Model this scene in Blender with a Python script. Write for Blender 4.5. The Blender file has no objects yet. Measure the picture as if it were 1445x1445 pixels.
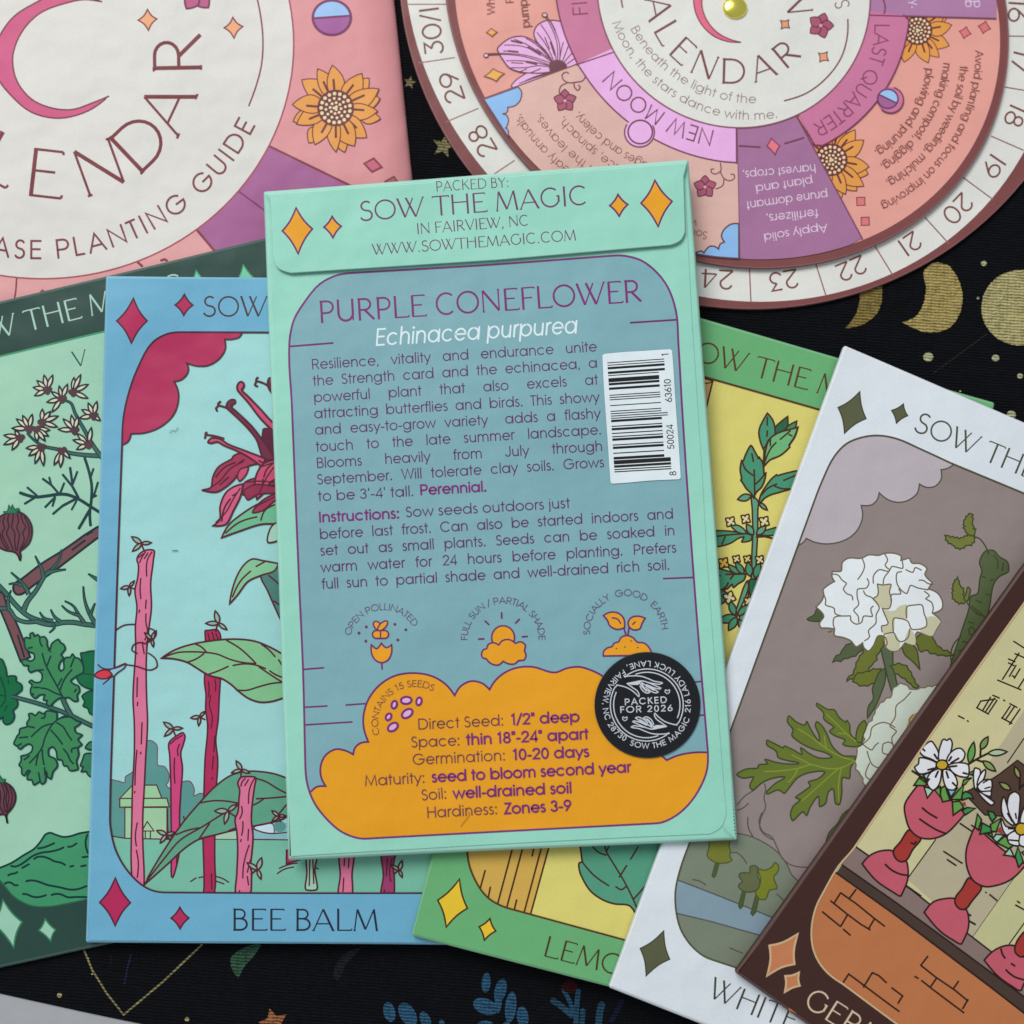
import bpy, math, random
from mathutils import Vector, Matrix
from mathutils.geometry import tessellate_polygon
random.seed(7)
scene = bpy.context.scene

# ---------------------------------------------------------------- camera, light, exposure
MM = 0.001
PX = 0.134 * MM                      # one photo pixel on the top packet is about 0.134 mm
LENS, SENSOR, TILT = 30.0, 26.0, math.radians(5.0)
DIST = 1445 * PX * LENS / SENSOR
FOCUS_Z = 7.4 * MM
RX = Matrix.Rotation(TILT, 3, 'X')
EYE = Vector((0, 0, FOCUS_Z)) - DIST * (RX @ Vector((0, 0, -1)))
cam = bpy.data.cameras.new('camera')
cam.lens, cam.sensor_width, cam.sensor_fit = LENS, SENSOR, 'HORIZONTAL'
cam.clip_start, cam.clip_end = 0.01, 20
cam.dof.use_dof, cam.dof.focus_distance, cam.dof.aperture_fstop = True, DIST, 7.0
camo = bpy.data.objects.new('camera', cam)
camo.location = EYE
camo.rotation_euler = (TILT, 0, 0)
scene.collection.objects.link(camo)
scene.camera = camo

world = bpy.data.worlds.new('World'); scene.world = world; world.use_nodes = True
bg = world.node_tree.nodes['Background']
bg.inputs[0].default_value = (0.90, 0.95, 1.0, 1); bg.inputs[1].default_value = 0.40

def area(name, loc, target, sx, sy, power, col):
    l = bpy.data.lights.new(name, 'AREA'); l.shape = 'RECTANGLE'; l.size, l.size_y = sx, sy
    l.energy, l.color = power, col
    o = bpy.data.objects.new(name, l); o.location = loc
    o.rotation_euler = (Vector(target) - Vector(loc)).to_track_quat('-Z', 'Y').to_euler()
    scene.collection.objects.link(o)
area('window_light', (-0.46, 0.78, 1.08), (0, 0.0, 0), 0.8, 0.6, 15.2, (1.0, 0.985, 0.96))

scene.view_settings.view_transform = 'Standard'
scene.view_settings.look = 'None'
scene.view_settings.exposure = 0.0
scene.view_settings.gamma = 1.0
scene.render.resolution_x = scene.render.resolution_y = 1024

# ---------------------------------------------------------------- materials
ALB = 1.0
MATS = {}
def lin(c):
    c /= 255.0
    return c / 12.92 if c <= 0.04045 else ((c + 0.055) / 1.055) ** 2.4
def paper(col, rough=0.46, grain=0.075):
    key = ('p', tuple(col), rough)
    if key in MATS: return MATS[key]
    m = bpy.data.materials.new('printed_paper_%d_%d_%d' % tuple(col)); m.use_nodes = True
    nt = m.node_tree; N, L = nt.nodes, nt.links
    b = N['Principled BSDF']
    rgb = [min(0.88, lin(v) * ALB) for v in col]
    geo = N.new('ShaderNodeNewGeometry')
    n1 = N.new('ShaderNodeTexNoise'); n1.inputs['Scale'].default_value = 1900; n1.inputs['Detail'].default_value = 3
    n2 = N.new('ShaderNodeTexNoise'); n2.inputs['Scale'].default_value = 38; n2.inputs['Detail'].default_value = 3
    for n in (n1, n2): L.new(geo.outputs['Position'], n.inputs['Vector'])
    add = N.new('ShaderNodeMath'); add.operation = 'MULTIPLY_ADD'; add.inputs[1].default_value = grain * 1.6; add.inputs[2].default_value = 1 - grain * .8
    L.new(n1.outputs['Fac'], add.inputs[0])
    add2 = N.new('ShaderNodeMath'); add2.operation = 'MULTIPLY_ADD'; add2.inputs[1].default_value = grain * 1.2; add2.inputs[2].default_value = -grain * .6
    L.new(n2.outputs['Fac'], add2.inputs[0])
    s = N.new('ShaderNodeMath'); L.new(add.outputs[0], s.inputs[0]); L.new(add2.outputs[0], s.inputs[1])
    mul = N.new('ShaderNodeVectorMath'); mul.operation = 'SCALE'; mul.inputs[0].default_value = rgb
    L.new(s.outputs[0], mul.inputs['Scale']); L.new(mul.outputs[0], b.inputs['Base Color'])
    b.inputs['Roughness'].default_value = rough
    b.inputs['Specular IOR Level'].default_value = 0.2
    b1 = N.new('ShaderNodeBump'); b1.inputs['Strength'].default_value = 0.12; b1.inputs['Distance'].default_value = 0.00006
    b2 = N.new('ShaderNodeBump'); b2.inputs['Strength'].default_value = 0.9; b2.inputs['Distance'].default_value = 0.0023
    L.new(n1.outputs['Fac'], b1.inputs['Height']); L.new(n2.outputs['Fac'], b2.inputs['Height'])
    L.new(b1.outputs[0], b2.inputs['Normal']); L.new(b2.outputs[0], b.inputs['Normal'])
    MATS[key] = m
    return m

def cloth(col, strength=1.0):
    key = ('c', tuple(col), strength)
    if key in MATS: return MATS[key]
    m = bpy.data.materials.new('woven_cloth_%d_%d_%d' % tuple(col)); m.use_nodes = True
    nt = m.node_tree; N, L = nt.nodes, nt.links
    b = N['Principled BSDF']
    geo = N.new('ShaderNodeNewGeometry')
    mp = N.new('ShaderNodeMapping'); mp.inputs['Rotation'].default_value = (0, 0, math.radians(4)); L.new(geo.outputs['Position'], mp.inputs['Vector'])
    ns = N.new('ShaderNodeTexNoise'); ns.inputs['Scale'].default_value = 900; ns.inputs['Detail'].default_value = 2; L.new(geo.outputs['Position'], ns.inputs['Vector'])
    w1 = N.new('ShaderNodeTexWave'); w1.bands_direction = 'Y'; w1.inputs['Scale'].default_value = 540; w1.inputs['Distortion'].default_value = 3.0; w1.inputs['Detail Scale'].default_value = 2.0
    w2 = N.new('ShaderNodeTexWave'); w2.bands_direction = 'X'; w2.inputs['Scale'].default_value = 420; w2.inputs['Distortion'].default_value = 2.0
    w1.inputs['Phase Offset'].default_value = 0.3
    for w in (w1, w2): L.new(mp.outputs[0], w.inputs['Vector'])
    a = N.new('ShaderNodeMath'); a.operation = 'MULTIPLY_ADD'; a.inputs[1].default_value = 0.16
    L.new(w2.outputs['Fac'], a.inputs[0]); L.new(w1.outputs['Fac'], a.inputs[2])
    a2 = N.new('ShaderNodeMath'); a2.operation = 'MULTIPLY_ADD'; a2.inputs[1].default_value = 1.5
    L.new(ns.outputs['Fac'], a2.inputs[0]); L.new(a.outputs[0], a2.inputs[2])
    rp = N.new('ShaderNodeMapRange'); rp.inputs[1].default_value = 0.7; rp.inputs[2].default_value = 1.75; rp.inputs[3].default_value = 0.3; rp.inputs[4].default_value = 1.0
    L.new(a2.outputs[0], rp.inputs[0])
    mul = N.new('ShaderNodeVectorMath'); mul.operation = 'SCALE'; mul.inputs[0].default_value = [lin(v) * ALB for v in col]
    L.new(rp.outputs[0], mul.inputs['Scale']); L.new(mul.outputs[0], b.inputs['Base Color'])
    b.inputs['Roughness'].default_value = 0.9; b.inputs['Specular IOR Level'].default_value = 0.12
    bp = N.new('ShaderNodeBump'); bp.inputs['Strength'].default_value = 0.8; bp.inputs['Distance'].default_value = 0.00025
    L.new(a2.outputs[0], bp.inputs['Height']); L.new(bp.outputs[0], b.inputs['Normal'])
    MATS[key] = m
    return m

def plain(name, col, rough=0.5, metal=0.0):
    m = bpy.data.materials.new(name); m.use_nodes = True
    nt = m.node_tree; N, L = nt.nodes, nt.links; b = N['Principled BSDF']
    geo = N.new('ShaderNodeNewGeometry'); n = N.new('ShaderNodeTexNoise'); n.inputs['Scale'].default_value = 300; n.inputs['Detail'].default_value = 4
    L.new(geo.outputs['Position'], n.inputs['Vector'])
    mr = N.new('ShaderNodeMapRange'); mr.inputs[3].default_value = 0.92; mr.inputs[4].default_value = 1.06; L.new(n.outputs['Fac'], mr.inputs[0])
    mul = N.new('ShaderNodeVectorMath'); mul.operation = 'SCALE'; mul.inputs[0].default_value = [lin(v) for v in col]
    L.new(mr.outputs[0], mul.inputs['Scale']); L.new(mul.outputs[0], b.inputs['Base Color'])
    b.inputs['Roughness'].default_value = rough; b.inputs['Metallic'].default_value = metal
    return m

# ---------------------------------------------------------------- geometry helpers
def ray(p):
    return RX @ Vector(((p[0] - 722.5) / 1445 * SENSOR, -(p[1] - 722.5) / 1445 * SENSOR, -LENS))
def at_z(p, z):                                   # point of the table area seen at photo position p, at height z
    d = ray(p); return EYE + d * ((z - EYE.z) / d.z)
class Plane:                                      # the flat a sheet lies on: three measured spots with heights in mm
    def __init__(self, *pz):
        a, b, c = [at_z(p, z * MM) for p, z in pz]
        self.p = a; self.n = (b - a).cross(c - a).normalized()
        if self.n.z < 0: self.n = -self.n
    def pt(self, p, off=0.0):
        d = ray(p); o = self.p + Vector((0, 0, off))
        return EYE + d * ((o - EYE).dot(self.n) / d.dot(self.n))
def flat(z): return Plane(((0, 0), z), ((1000, 0), z), ((0, 1000), z))

def smooth(pts, closed=False, n=5):
    P = [(p[0], p[1]) for p in pts]
    if len(P) < 3: return P
    cus = [i for i, p in enumerate(pts) if len(p) > 2]
    if cus:
        out = []
        if closed:
            k = cus[0]; pts = list(pts[k:]) + list(pts[:k + 1]); P = [(p[0], p[1]) for p in pts]
        cus = sorted(set([0] + [i for i, p in enumerate(pts) if len(p) > 2] + [len(P) - 1]))
        for a, b in zip(cus, cus[1:]):
            out += smooth(P[a:b + 1], False, n)[:-1]
        if not closed: out.append(P[-1])
        return out
    out = []
    m = len(P)
    dist = lambda p, q: math.hypot(p[0] - q[0], p[1] - q[1]) or 1e-6
    def tang(i):                                   # unit tangent, shortened where the outline turns sharply
        if not closed and i in (0, m - 1): return None
        p0, p1, p2 = P[(i - 1) % m], P[i], P[(i + 1) % m]; h0, h1 = dist(p0, p1), dist(p1, p2)
        d0 = ((p1[0] - p0[0]) / h0, (p1[1] - p0[1]) / h0); d1 = ((p2[0] - p1[0]) / h1, (p2[1] - p1[1]) / h1)
        if h0 > 3.2 * h1: return d0
        if h1 > 3.2 * h0: return d1
        a, b = math.sqrt(h0), math.sqrt(h1); t = (d0[0] * b + d1[0] * a, d0[1] * b + d1[1] * a); l = math.hypot(*t) or 1
        k = max(0.4, 0.5 + 0.5 * (d0[0] * d1[0] + d0[1] * d1[1])); return (t[0] / l * k, t[1] / l * k)
    for i in range(m if closed else m - 1):
        p1, p2 = P[i], P[(i + 1) % m]; h = dist(p1, p2); ch = ((p2[0] - p1[0]) / h, (p2[1] - p1[1]) / h)
        t1 = tang(i); t2_ = tang((i + 1) % m)
        if t1 is None and t2_ is None: t1 = t2_ = ch
        if t1 is None: t1 = tuple(1.5 * ch[j] - .5 * t2_[j] for j in (0, 1))
        if t2_ is None: t2_ = tuple(1.5 * ch[j] - .5 * t1[j] for j in (0, 1))
        for k in range(n):
            t = k / n; t2, t3 = t * t, t * t * t
            out.append(tuple((2 * t3 - 3 * t2 + 1) * p1[j] + (t3 - 2 * t2 + t) * h * t1[j] + (3 * t2 - 2 * t3) * p2[j] + (t3 - t2) * h * t2_[j] for j in (0, 1)))
    if not closed: out.append(P[-1])
    return out

def ribbon(pts, w, closed=False, cap=True):
    P = []
    for p in pts:
        if not P or math.hypot(p[0] - P[-1][0], p[1] - P[-1][1]) > 1e-4: P.append((p[0], p[1]))
    if closed and len(P) > 1 and math.hypot(P[0][0] - P[-1][0], P[0][1] - P[-1][1]) < 1e-4: P.pop()
    n = len(P)
    if n < 2: return []
    h = w / 2
    W = [h] * n
    if cap and not closed:
        def ext(a, b):
            l = math.hypot(a[0] - b[0], a[1] - b[1]); k = h * 0.55 / l
            return (a[0] + (a[0] - b[0]) * k, a[1] + (a[1] - b[1]) * k)
        P = [ext(P[0], P[1])] + P + [ext(P[-1], P[-2])]; W = [h * .5] + W + [h * .5]; n += 2
    Lf, Rt = [], []
    for i in range(n):
        a = P[i - 1] if (i > 0 or closed) else None
        c = P[(i + 1) % n] if (i < n - 1 or closed) else None
        b = P[i]
        def nrm(u, v):
            dx, dy = v[0] - u[0], v[1] - u[1]; l = math.hypot(dx, dy) or 1; return (-dy / l, dx / l)
        if a is None: nn = nrm(b, c); k = 1
        elif c is None: nn = nrm(a, b); k = 1
        else:
            n1, n2 = nrm(a, b), nrm(b, c); sx, sy = n1[0] + n2[0], n1[1] + n2[1]; l = math.hypot(sx, sy)
            if l < 0.5: nn = n1; k = 1
            else: nn = (sx / l, sy / l); k = min(2.0, 2 / l)
        Lf.append((b[0] + nn[0] * W[i] * k, b[1] + nn[1] * W[i] * k)); Rt.append((b[0] - nn[0] * W[i] * k, b[1] - nn[1] * W[i] * k))
    q = []
    for i in range(n if closed else n - 1):
        j = (i + 1) % n
        q.append([Lf[i], Lf[j], Rt[j], Rt[i]])
    return q

def ell(cx, cy, rx, ry=None, rot=0, a0=0, a1=360, n=40):
    ry = rx if ry is None else ry; c, s = math.cos(math.radians(rot)), math.sin(math.radians(rot)); out = []
    full = abs(a1 - a0) >= 360
    for i in range(n if full else n + 1):
        a = math.radians(a0 + (a1 - a0) * i / n); x, y = rx * math.cos(a), ry * math.sin(a)
        out.append((cx + x * c - y * s, cy + x * s + y * c))
    return out
def diamond(t, r, b, l, k=0.12):
    c = (sum(p[0] for p in (t, r, b, l)) / 4, sum(p[1] for p in (t, r, b, l)) / 4); out = []
    Q = (t, r, b, l)
    for i in range(4):
        p, q = Q[i], Q[(i + 1) % 4]
        for j in range(6):
            u = j / 6; bend = 4 * u * (1 - u) * k
            x, y = p[0] + (q[0] - p[0]) * u, p[1] + (q[1] - p[1]) * u
            out.append((x + (c[0] - x) * bend, y + (c[1] - y) * bend))
    return out
def leaf(b, t, w, bend=0.0, n=10):
    dx, dy = t[0] - b[0], t[1] - b[1]; l = math.hypot(dx, dy); nx, ny = -dy / l, dx / l
    A, B = [], []
    for i in range(n + 1):
        u = i / n; m = math.sin(math.pi * u) ** 0.8 * (1.12 - .35 * u) * w / 2 if 0 < i < n else 0; k = bend * math.sin(math.pi * u) * l
        x, y = b[0] + dx * u + nx * k, b[1] + dy * u + ny * k
        A.append((x + nx * m, y + ny * m)); B.append((x - nx * m, y - ny * m))
    return A + B[-2:0:-1]
def serr(pts, amp, step=None):
    """toothed outline: every other spot along the smoothed outline pushed outwards"""
    P = smooth(pts, True, 6); out = []; n = len(P); acc = 0; step = step or amp * 3; k = 0; sg = 1 if area2(P) > 0 else -1
    for i in range(n):
        a, b = P[i], P[(i + 1) % n]; l = math.hypot(b[0] - a[0], b[1] - a[1]) or 1e-6; nx, ny = (b[1] - a[1]) / l * sg, -(b[0] - a[0]) / l * sg
        t = step - acc
        while t <= l:
            o = amp * (.7 + .3 * math.sin(k * 2.3)) if k % 2 else -amp * .3; k += 1
            out.append((a[0] + (b[0] - a[0]) * t / l + nx * o, a[1] + (b[1] - a[1]) * t / l + ny * o)); t += step
        acc = (acc + l) % step
    return out
def area2(pts): return sum(a[0] * b[1] - b[0] * a[1] for a, b in zip(pts, list(pts[1:]) + [pts[0]]))
def inset(pts, ds):
    n = len(pts); sgn = 1 if area2(pts) > 0 else -1; out = []
    if not isinstance(ds, (list, tuple)): ds = [ds] * n
    for i in range(n):
        a, b, c = pts[i - 1], pts[i], pts[(i + 1) % n]; d1, d2 = ds[i - 1], ds[i]
        def ln(u, v, d):
            dx, dy = v[0] - u[0], v[1] - u[1]; l = math.hypot(dx, dy) or 1e-9; nx, ny = -dy / l * sgn, dx / l * sgn
            return (u[0] + nx * d, u[1] + ny * d, dx / l, dy / l)
        p, q = ln(a, b, d1), ln(b, c, d2); den = p[2] * q[3] - p[3] * q[2]
        if abs(den) < 1e-3: out.append((q[0], q[1])); continue
        t = ((q[0] - p[0]) * q[3] - (q[1] - p[1]) * q[2]) / den
        out.append((p[0] + p[2] * t, p[1] + p[3] * t))
    return out
def roundpoly(pts, r, n=6):
    out = []; m = len(pts); rs = r if isinstance(r, (list, tuple)) else [r] * m
    for i in range(m):
        a, b, c = pts[i - 1], pts[i], pts[(i + 1) % m]; k = rs[i]
        if k <= 0: out.append(b); continue
        la, lc = math.hypot(a[0] - b[0], a[1] - b[1]), math.hypot(c[0] - b[0], c[1] - b[1])
        p = (b[0] + (a[0] - b[0]) * k / la, b[1] + (a[1] - b[1]) * k / la); q = (b[0] + (c[0] - b[0]) * k / lc, b[1] + (c[1] - b[1]) * k / lc)
        cx, cy = p[0] + q[0] - b[0], p[1] + q[1] - b[1]
        for j in range(n + 1):
            s = math.pi / 2 * j / n
            out.append((cx + (p[0] - cx) * math.cos(s) + (q[0] - cx) * math.sin(s), cy + (p[1] - cy) * math.cos(s) + (q[1] - cy) * math.sin(s)))
    return out

# ---------------------------------------------------------------- things, sheets and printed parts
def thing(name, label, cat, loc, group=None):
    o = bpy.data.objects.new(name, None); o.empty_display_size = 0.01
    scene.collection.objects.link(o); o.location = loc
    o['label'] = label; o['category'] = cat
    if group: o['group'] = group
    return o
DZ = 6e-7

LW = 1.22                            # printed line weight
PARTS = []
class Part:
    def __init__(self, name, root, base, parent=None, label=None):
        self.name, self.root, self.base, self.parent, self.label = name, root, base, parent, label
        self.V, self.F, self.M, self.mats = [], [], [], []; self.obj = None; PARTS.append(self)
    def face(self, pts, mat):
        if mat not in self.mats: self.mats.append(mat)
        i = len(self.V); self.V += pts; self.F.append(tuple(range(i, i + len(pts)))); self.M.append(self.mats.index(mat))
    def build(self):
        if not self.F: return
        me = bpy.data.meshes.new(self.name)
        me.from_pydata([tuple(v - self.base) for v in self.V], [], self.F)
        for m in self.mats: me.materials.append(m)
        me.polygons.foreach_set('material_index', self.M); me.update()
        o = bpy.data.objects.new(self.name, me); scene.collection.objects.link(o)
        o.parent = self.parent.obj if self.parent else self.root
        if self.label: o['label'] = self.label
        self.obj = o
class Sheet:
    mk = staticmethod(paper)
    def __init__(self, root, plane, off=0.0, mk=None):
        self.root, self.plane, self.z = root, plane, off; self.base = root.location.copy(); self.zm = (0, 0, 1445)
        if mk: self.mk = mk
    def part(self, name, parent=None, label=None):
        self.cur = Part(name, self.root, self.base, parent, label); return self.cur
    def zoom(self, ox=0, oy=0, s=1445): self.zm = (ox, oy, s)
    def T(self, p): k = self.zm[2] / 1445; return (self.zm[0] + p[0] * k, self.zm[1] + p[1] * k)
    def lay(self, n=1): self.z += DZ * n
    def fill(self, pts, col, sm=False, holes=None):
        if sm: pts = smooth(pts, True)
        loops = [[self.T(p) for p in pts]] + [[self.T(p) for p in h] for h in (holes or [])]
        self.lay(); m = self.mk(col)
        flatp = [p for l in loops for p in l]
        w = [self.plane.pt(p, self.z) for p in flatp]
        for tri in tessellate_polygon([[Vector((p[0], p[1], 0)) for p in l] for l in loops]):
            a, b, c = tri
            A = (flatp[b][0] - flatp[a][0]) * (flatp[c][1] - flatp[a][1]) - (flatp[b][1] - flatp[a][1]) * (flatp[c][0] - flatp[a][0])
            if abs(A) < 1e-7: continue
            if A > 0: b, c = c, b                      # photo y runs down, so this faces up
            self.cur.face([w[a], w[b], w[c]], m)
    def quads(self, qs, col):
        m = self.mk(col)
        for q in qs:
            if area2(q) > 0: q = q[::-1]
            self.cur.face([self.plane.pt(p, self.z) for p in q], m)
    def line(self, pts, w, col, sm=False, closed=False, cap=True):
        if sm: pts = smooth(pts, closed)
        self.lay(); self.quads(ribbon([self.T(p) for p in pts], w * LW, closed, cap), col)
    def lines(self, ls, w, col, sm=True):
        for l in ls: self.line(l, w, col, sm)
    def shape(self, pts, col, out=None, w=1.6, sm=True):
        if sm: pts = smooth(pts, True)
        self.fill(pts, col)
        if out: self.line(pts, w, out, False, True)
    def slab(self, outline, thick, col, ins=2.5, drop=0.3, top=0.0, wear=True):
        """a sheet of paper or a filled envelope: flat top, rounded edge, side wall (mm)"""
        if area2(outline) < 0: outline = outline[::-1]
        n = len(outline); dl = list(ins) if isinstance(ins, (list, tuple)) else [ins] * n; m = self.mk(col)
        worn = self.mk(tuple(int(v + (238 - v) * .16) for v in col)) if self.mk is paper and wear else m
        if n <= 5:
            oo, dd = [], []
            for i in range(n):
                p, q = outline[i], outline[(i + 1) % n]; L = math.hypot(q[0] - p[0], q[1] - p[1]); ux, uy = (q[0] - p[0]) / L, (q[1] - p[1]) / L
                bow, ph = random.uniform(-.9, .9), random.uniform(0, 6)
                for k in range(13):
                    t = 2.2 + (L - 4.4) * k / 12; u = t / L; o = bow * math.sin(math.pi * u) + .35 * math.sin(7 * u + ph) * math.sin(math.pi * u)
                    oo.append((p[0] + ux * t - uy * o, p[1] + uy * t + ux * o)); dd.append(dl[i] if k < 12 else min(dl[i], dl[(i + 1) % n]))
            outline, dl, n = oo, dd, len(oo)
        rings = []
        for s in ([0, .25, .5, .75, 1] if max(dl) < 20 else [i / 16 for i in range(17)]):
            a = s * math.pi / 2
            I = inset(outline, [d * (1 - math.sin(a)) for d in dl])
            rings.append([self.plane.pt(p, self.z + top * MM - drop * MM * (1 - math.cos(a))) for p in I])
        low = [r - Vector((0, 0, max(thick - drop, 0.01) * MM)) for r in rings[-1]]
        rings.append(low)
        I0 = inset(outline, dl)
        for tri in tessellate_polygon([[Vector((p[0], p[1], 0)) for p in I0]]):
            a, b, c = tri
            A = (I0[b][0] - I0[a][0]) * (I0[c][1] - I0[a][1]) - (I0[b][1] - I0[a][1]) * (I0[c][0] - I0[a][0])
            if A > 0: b, c = c, b
            self.cur.face([rings[0][a], rings[0][b], rings[0][c]], m)
        for r, q in zip(rings, rings[1:]):
            for i in range(n):
                j = (i + 1) % n; self.cur.face([r[i], r[j], q[j], q[i]], worn if r is not rings[-2] else m)
        self.lay(2)
    # ---- lettering
    def text(self, s, p0, p1=None, h=14, col=(0, 0, 0), font='g', w=None, d=None, xs=1.0, just=False, slant=0.0, center=False, track=0):
        """text on a straight baseline from p0 to p1 (or along d at natural width), cap height h in photo px"""
        p0 = self.T(p0); F = FONTS[font]; w = w or F['w']
        nat = width(s, F, track) * h / 100
        if p1 is not None:
            p1 = self.T(p1); L = math.hypot(p1[0] - p0[0], p1[1] - p0[1]); u = ((p1[0] - p0[0]) / L, (p1[1] - p0[1]) / L)
        else:
            l = math.hypot(*d); u = (d[0] / l, d[1] / l); L = nat * xs
        nsp = s.count(' '); sp = 0; x_s = L / nat
        if just and nsp and p1 is not None:
            spw = F['g'][' '][0] * h / 100
            base = nat - nsp * spw * 0.25                      # word spaces may shrink by a quarter
            if base > L: x_s = L / base; sp = -spw * .25 * x_s
            else: x_s = 1.0; sp = (L - nat) / nsp
        up = (u[1], -u[0]); x = -L / 2 if center else 0.0
        self.lay()
        k = 0
        for ch in s:
            adv, strokes = F['g'].get(ch, F['g'][' '])
            for pts, wf in strokes:
                P = []
                for gx, gy in pts:
                    X = x + (gx + gy * slant) * h / 100 * x_s; Y = gy * h / 100
                    P.append((p0[0] + u[0] * X + up[0] * Y, p0[1] + u[1] * X + up[1] * Y))
                z0 = self.z; self.z += (k % 4) * 3e-7; k += 1
                self.quads(ribbon(P, w * F['k'] * wf * h / 100, False, F['cap']), col); self.z = z0
            x += (adv + track) * h / 100 * x_s + (sp if ch == ' ' else 0)
        self.lay(3)
    def arc(self, s, a, m, b, h, col, font='g', w=None, track=0):
        """text along the circle through three spots at half letter height: first letter, any middle one, last letter"""
        a, m, b = self.T(a), self.T(m), self.T(b); F = FONTS[font]; w = w or F['w']
        ax, ay = a; bx, by = m; cx, cy = b; D = 2 * (ax * (by - cy) + bx * (cy - ay) + cx * (ay - by))
        ux = ((ax**2 + ay**2) * (by - cy) + (bx**2 + by**2) * (cy - ay) + (cx**2 + cy**2) * (ay - by)) / D
        uy = ((ax**2 + ay**2) * (cx - bx) + (bx**2 + by**2) * (ax - cx) + (cx**2 + cy**2) * (bx - ax)) / D
        R = math.hypot(ax - ux, ay - uy); t0, tm, t1 = [math.atan2(p[1] - uy, p[0] - ux) for p in (a, m, b)]
        sg = 1 if ((tm - t0) % (2 * math.pi)) < ((t1 - t0) % (2 * math.pi)) else -1
        span = ((t1 - t0) * sg) % (2 * math.pi)
        nat = width(s, F, track); wa, wb = F['g'].get(s[0], F['g'][' '])[0], F['g'].get(s[-1], F['g'][' '])[0]
        k = span / (nat - wa / 2 - wb / 2); x = -wa / 2; self.lay(); q = 0
        gx_s = min(1.15, max(0.75, k * R / (h / 100)))
        for ch in s:
            adv, strokes = F['g'].get(ch, F['g'][' ']); mid = x + adv / 2; th = t0 + sg * mid * k
            c = (ux + R * math.cos(th), uy + R * math.sin(th)); u = (-math.sin(th) * sg, math.cos(th) * sg); up = (u[1], -u[0])
            for pts, wf in strokes:
                P = [(c[0] + (u[0] * (gx - adv / 2) * gx_s + up[0] * (gy - 50)) * h / 100, c[1] + (u[1] * (gx - adv / 2) * gx_s + up[1] * (gy - 50)) * h / 100) for gx, gy in pts]
                z0 = self.z; self.z += (q % 4) * 3e-7; q += 1
                self.quads(ribbon(P, w * F['k'] * wf * h / 100, False, F['cap']), col); self.z = z0
            x += adv + track
        self.lay(3)
    def glyph(self, s, c, d, h, col, font='d', w=None):
        """word centred on spot c, reading along d"""
        l = math.hypot(*d); u = (d[0] / l, d[1] / l); up = (u[1], -u[0]); k = self.zm[2] / 1445
        self.text(s, (c[0] - up[0] * h / 2 / k, c[1] - up[1] * h / 2 / k), None, h, col, font, w, u, center=True)

# ---------------------------------------------------------------- stroke lettering, cap height 100
def A(cx, cy, rx, ry, a0, a1, n=None):
    n = n or max(4, int(abs(a1 - a0) / 20))
    return [(cx + rx * math.cos(math.radians(a0 + (a1 - a0) * i / n)), cy + ry * math.sin(math.radians(a0 + (a1 - a0) * i / n))) for i in range(n + 1)]
def O(cx, cy, rx, ry): return A(cx, cy, rx, ry, 90, 450, 20)
def gl(adv, *st): return (adv, [(s, 1.0) if not (isinstance(s, tuple) and len(s) == 2 and isinstance(s[1], float) and isinstance(s[0], list)) else s for s in st])
G = {' ': (37, [])}
G['a'] = gl(92, O(43, 36, 33, 33), [(79, 0), (79, 73)])
G['b'] = gl(92, O(49, 36, 33, 33), [(13, 0), (13, 103)])
G['c'] = gl(85, A(44, 36, 34, 33, 45, 315))
G['d'] = gl(92, O(43, 36, 33, 33), [(79, 0), (79, 103)])
G['e'] = gl(86, [(11, 37), (77, 37)] + A(44, 36, 33, 33, 5, 320))
G['f'] = gl(40, [(19, 0), (19, 82)] + A(34, 82, 15, 17, 180, 80, 5), [(5, 69), (38, 69)])
G['g'] = gl(92, O(43, 36, 33, 33), [(79, 73), (79, 0)] + A(45, -3, 34, 23, 0, -165, 9))
G['h'] = gl(80, [(13, 0), (13, 103)], [(13, 38)] + A(40, 42, 26, 28, 180, 0, 9) + [(66, 0)])
G['i'] = gl(26, [(13, 0), (13, 70)], ([(13, 89), (13, 96)], 1.25))
G['j'] = gl(26, [(13, 70), (13, -12)] + A(3, -12, 10, 12, 0, -80, 4), [(13, 90), (13, 94)])
G['k'] = gl(66, [(13, 0), (13, 103)], [(55, 70), (15, 32)], [(27, 43), (60, 0)])
G['l'] = gl(26, [(13, 0), (13, 103)])
G['m'] = gl(122, [(13, 0), (13, 70)], [(13, 40)] + A(37, 44, 23, 26, 180, 0, 8) + [(60, 0)], [(60, 40)] + A(84, 44, 24, 26, 180, 0, 8) + [(108, 0)])
G['n'] = gl(80, [(13, 0), (13, 70)], [(13, 38)] + A(40, 42, 26, 28, 180, 0, 9) + [(66, 0)])
G['o'] = gl(87, O(43, 36, 34, 33))
G['p'] = gl(92, O(49, 36, 33, 33), [(13, 73), (13, -27)])
G['q'] = gl(92, O(43, 36, 33, 33), [(79, 73), (79, -27)])
G['r'] = gl(42, [(13, 0), (13, 70)], [(13, 40)] + A(37, 42, 24, 29, 180, 85, 5))
G['s'] = gl(52, A(26, 54, 15, 16, 40, 270, 9) + A(25, 20, 18, 18, 90, -145, 9)[1:])
G['t'] = gl(42, [(21, 0), (21, 95)], [(5, 69), (37, 69)])
G['u'] = gl(80, [(13, 70), (13, 30)] + A(40, 30, 26, 27, 180, 360, 9)[1:] + [(66, 70)], [(66, 40), (66, 0)])
G['v'] = gl(72, [(6, 70), (36, 3), (66, 70)])
G['w'] = gl(108, [(5, 70), (30, 3), (54, 66), (78, 3), (103, 70)])
G['x'] = gl(64, [(7, 70), (56, 0)], [(56, 70), (7, 0)])
G['y'] = gl(70, [(6, 70), (35, 4)], [(65, 70), (23, -27)])
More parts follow.
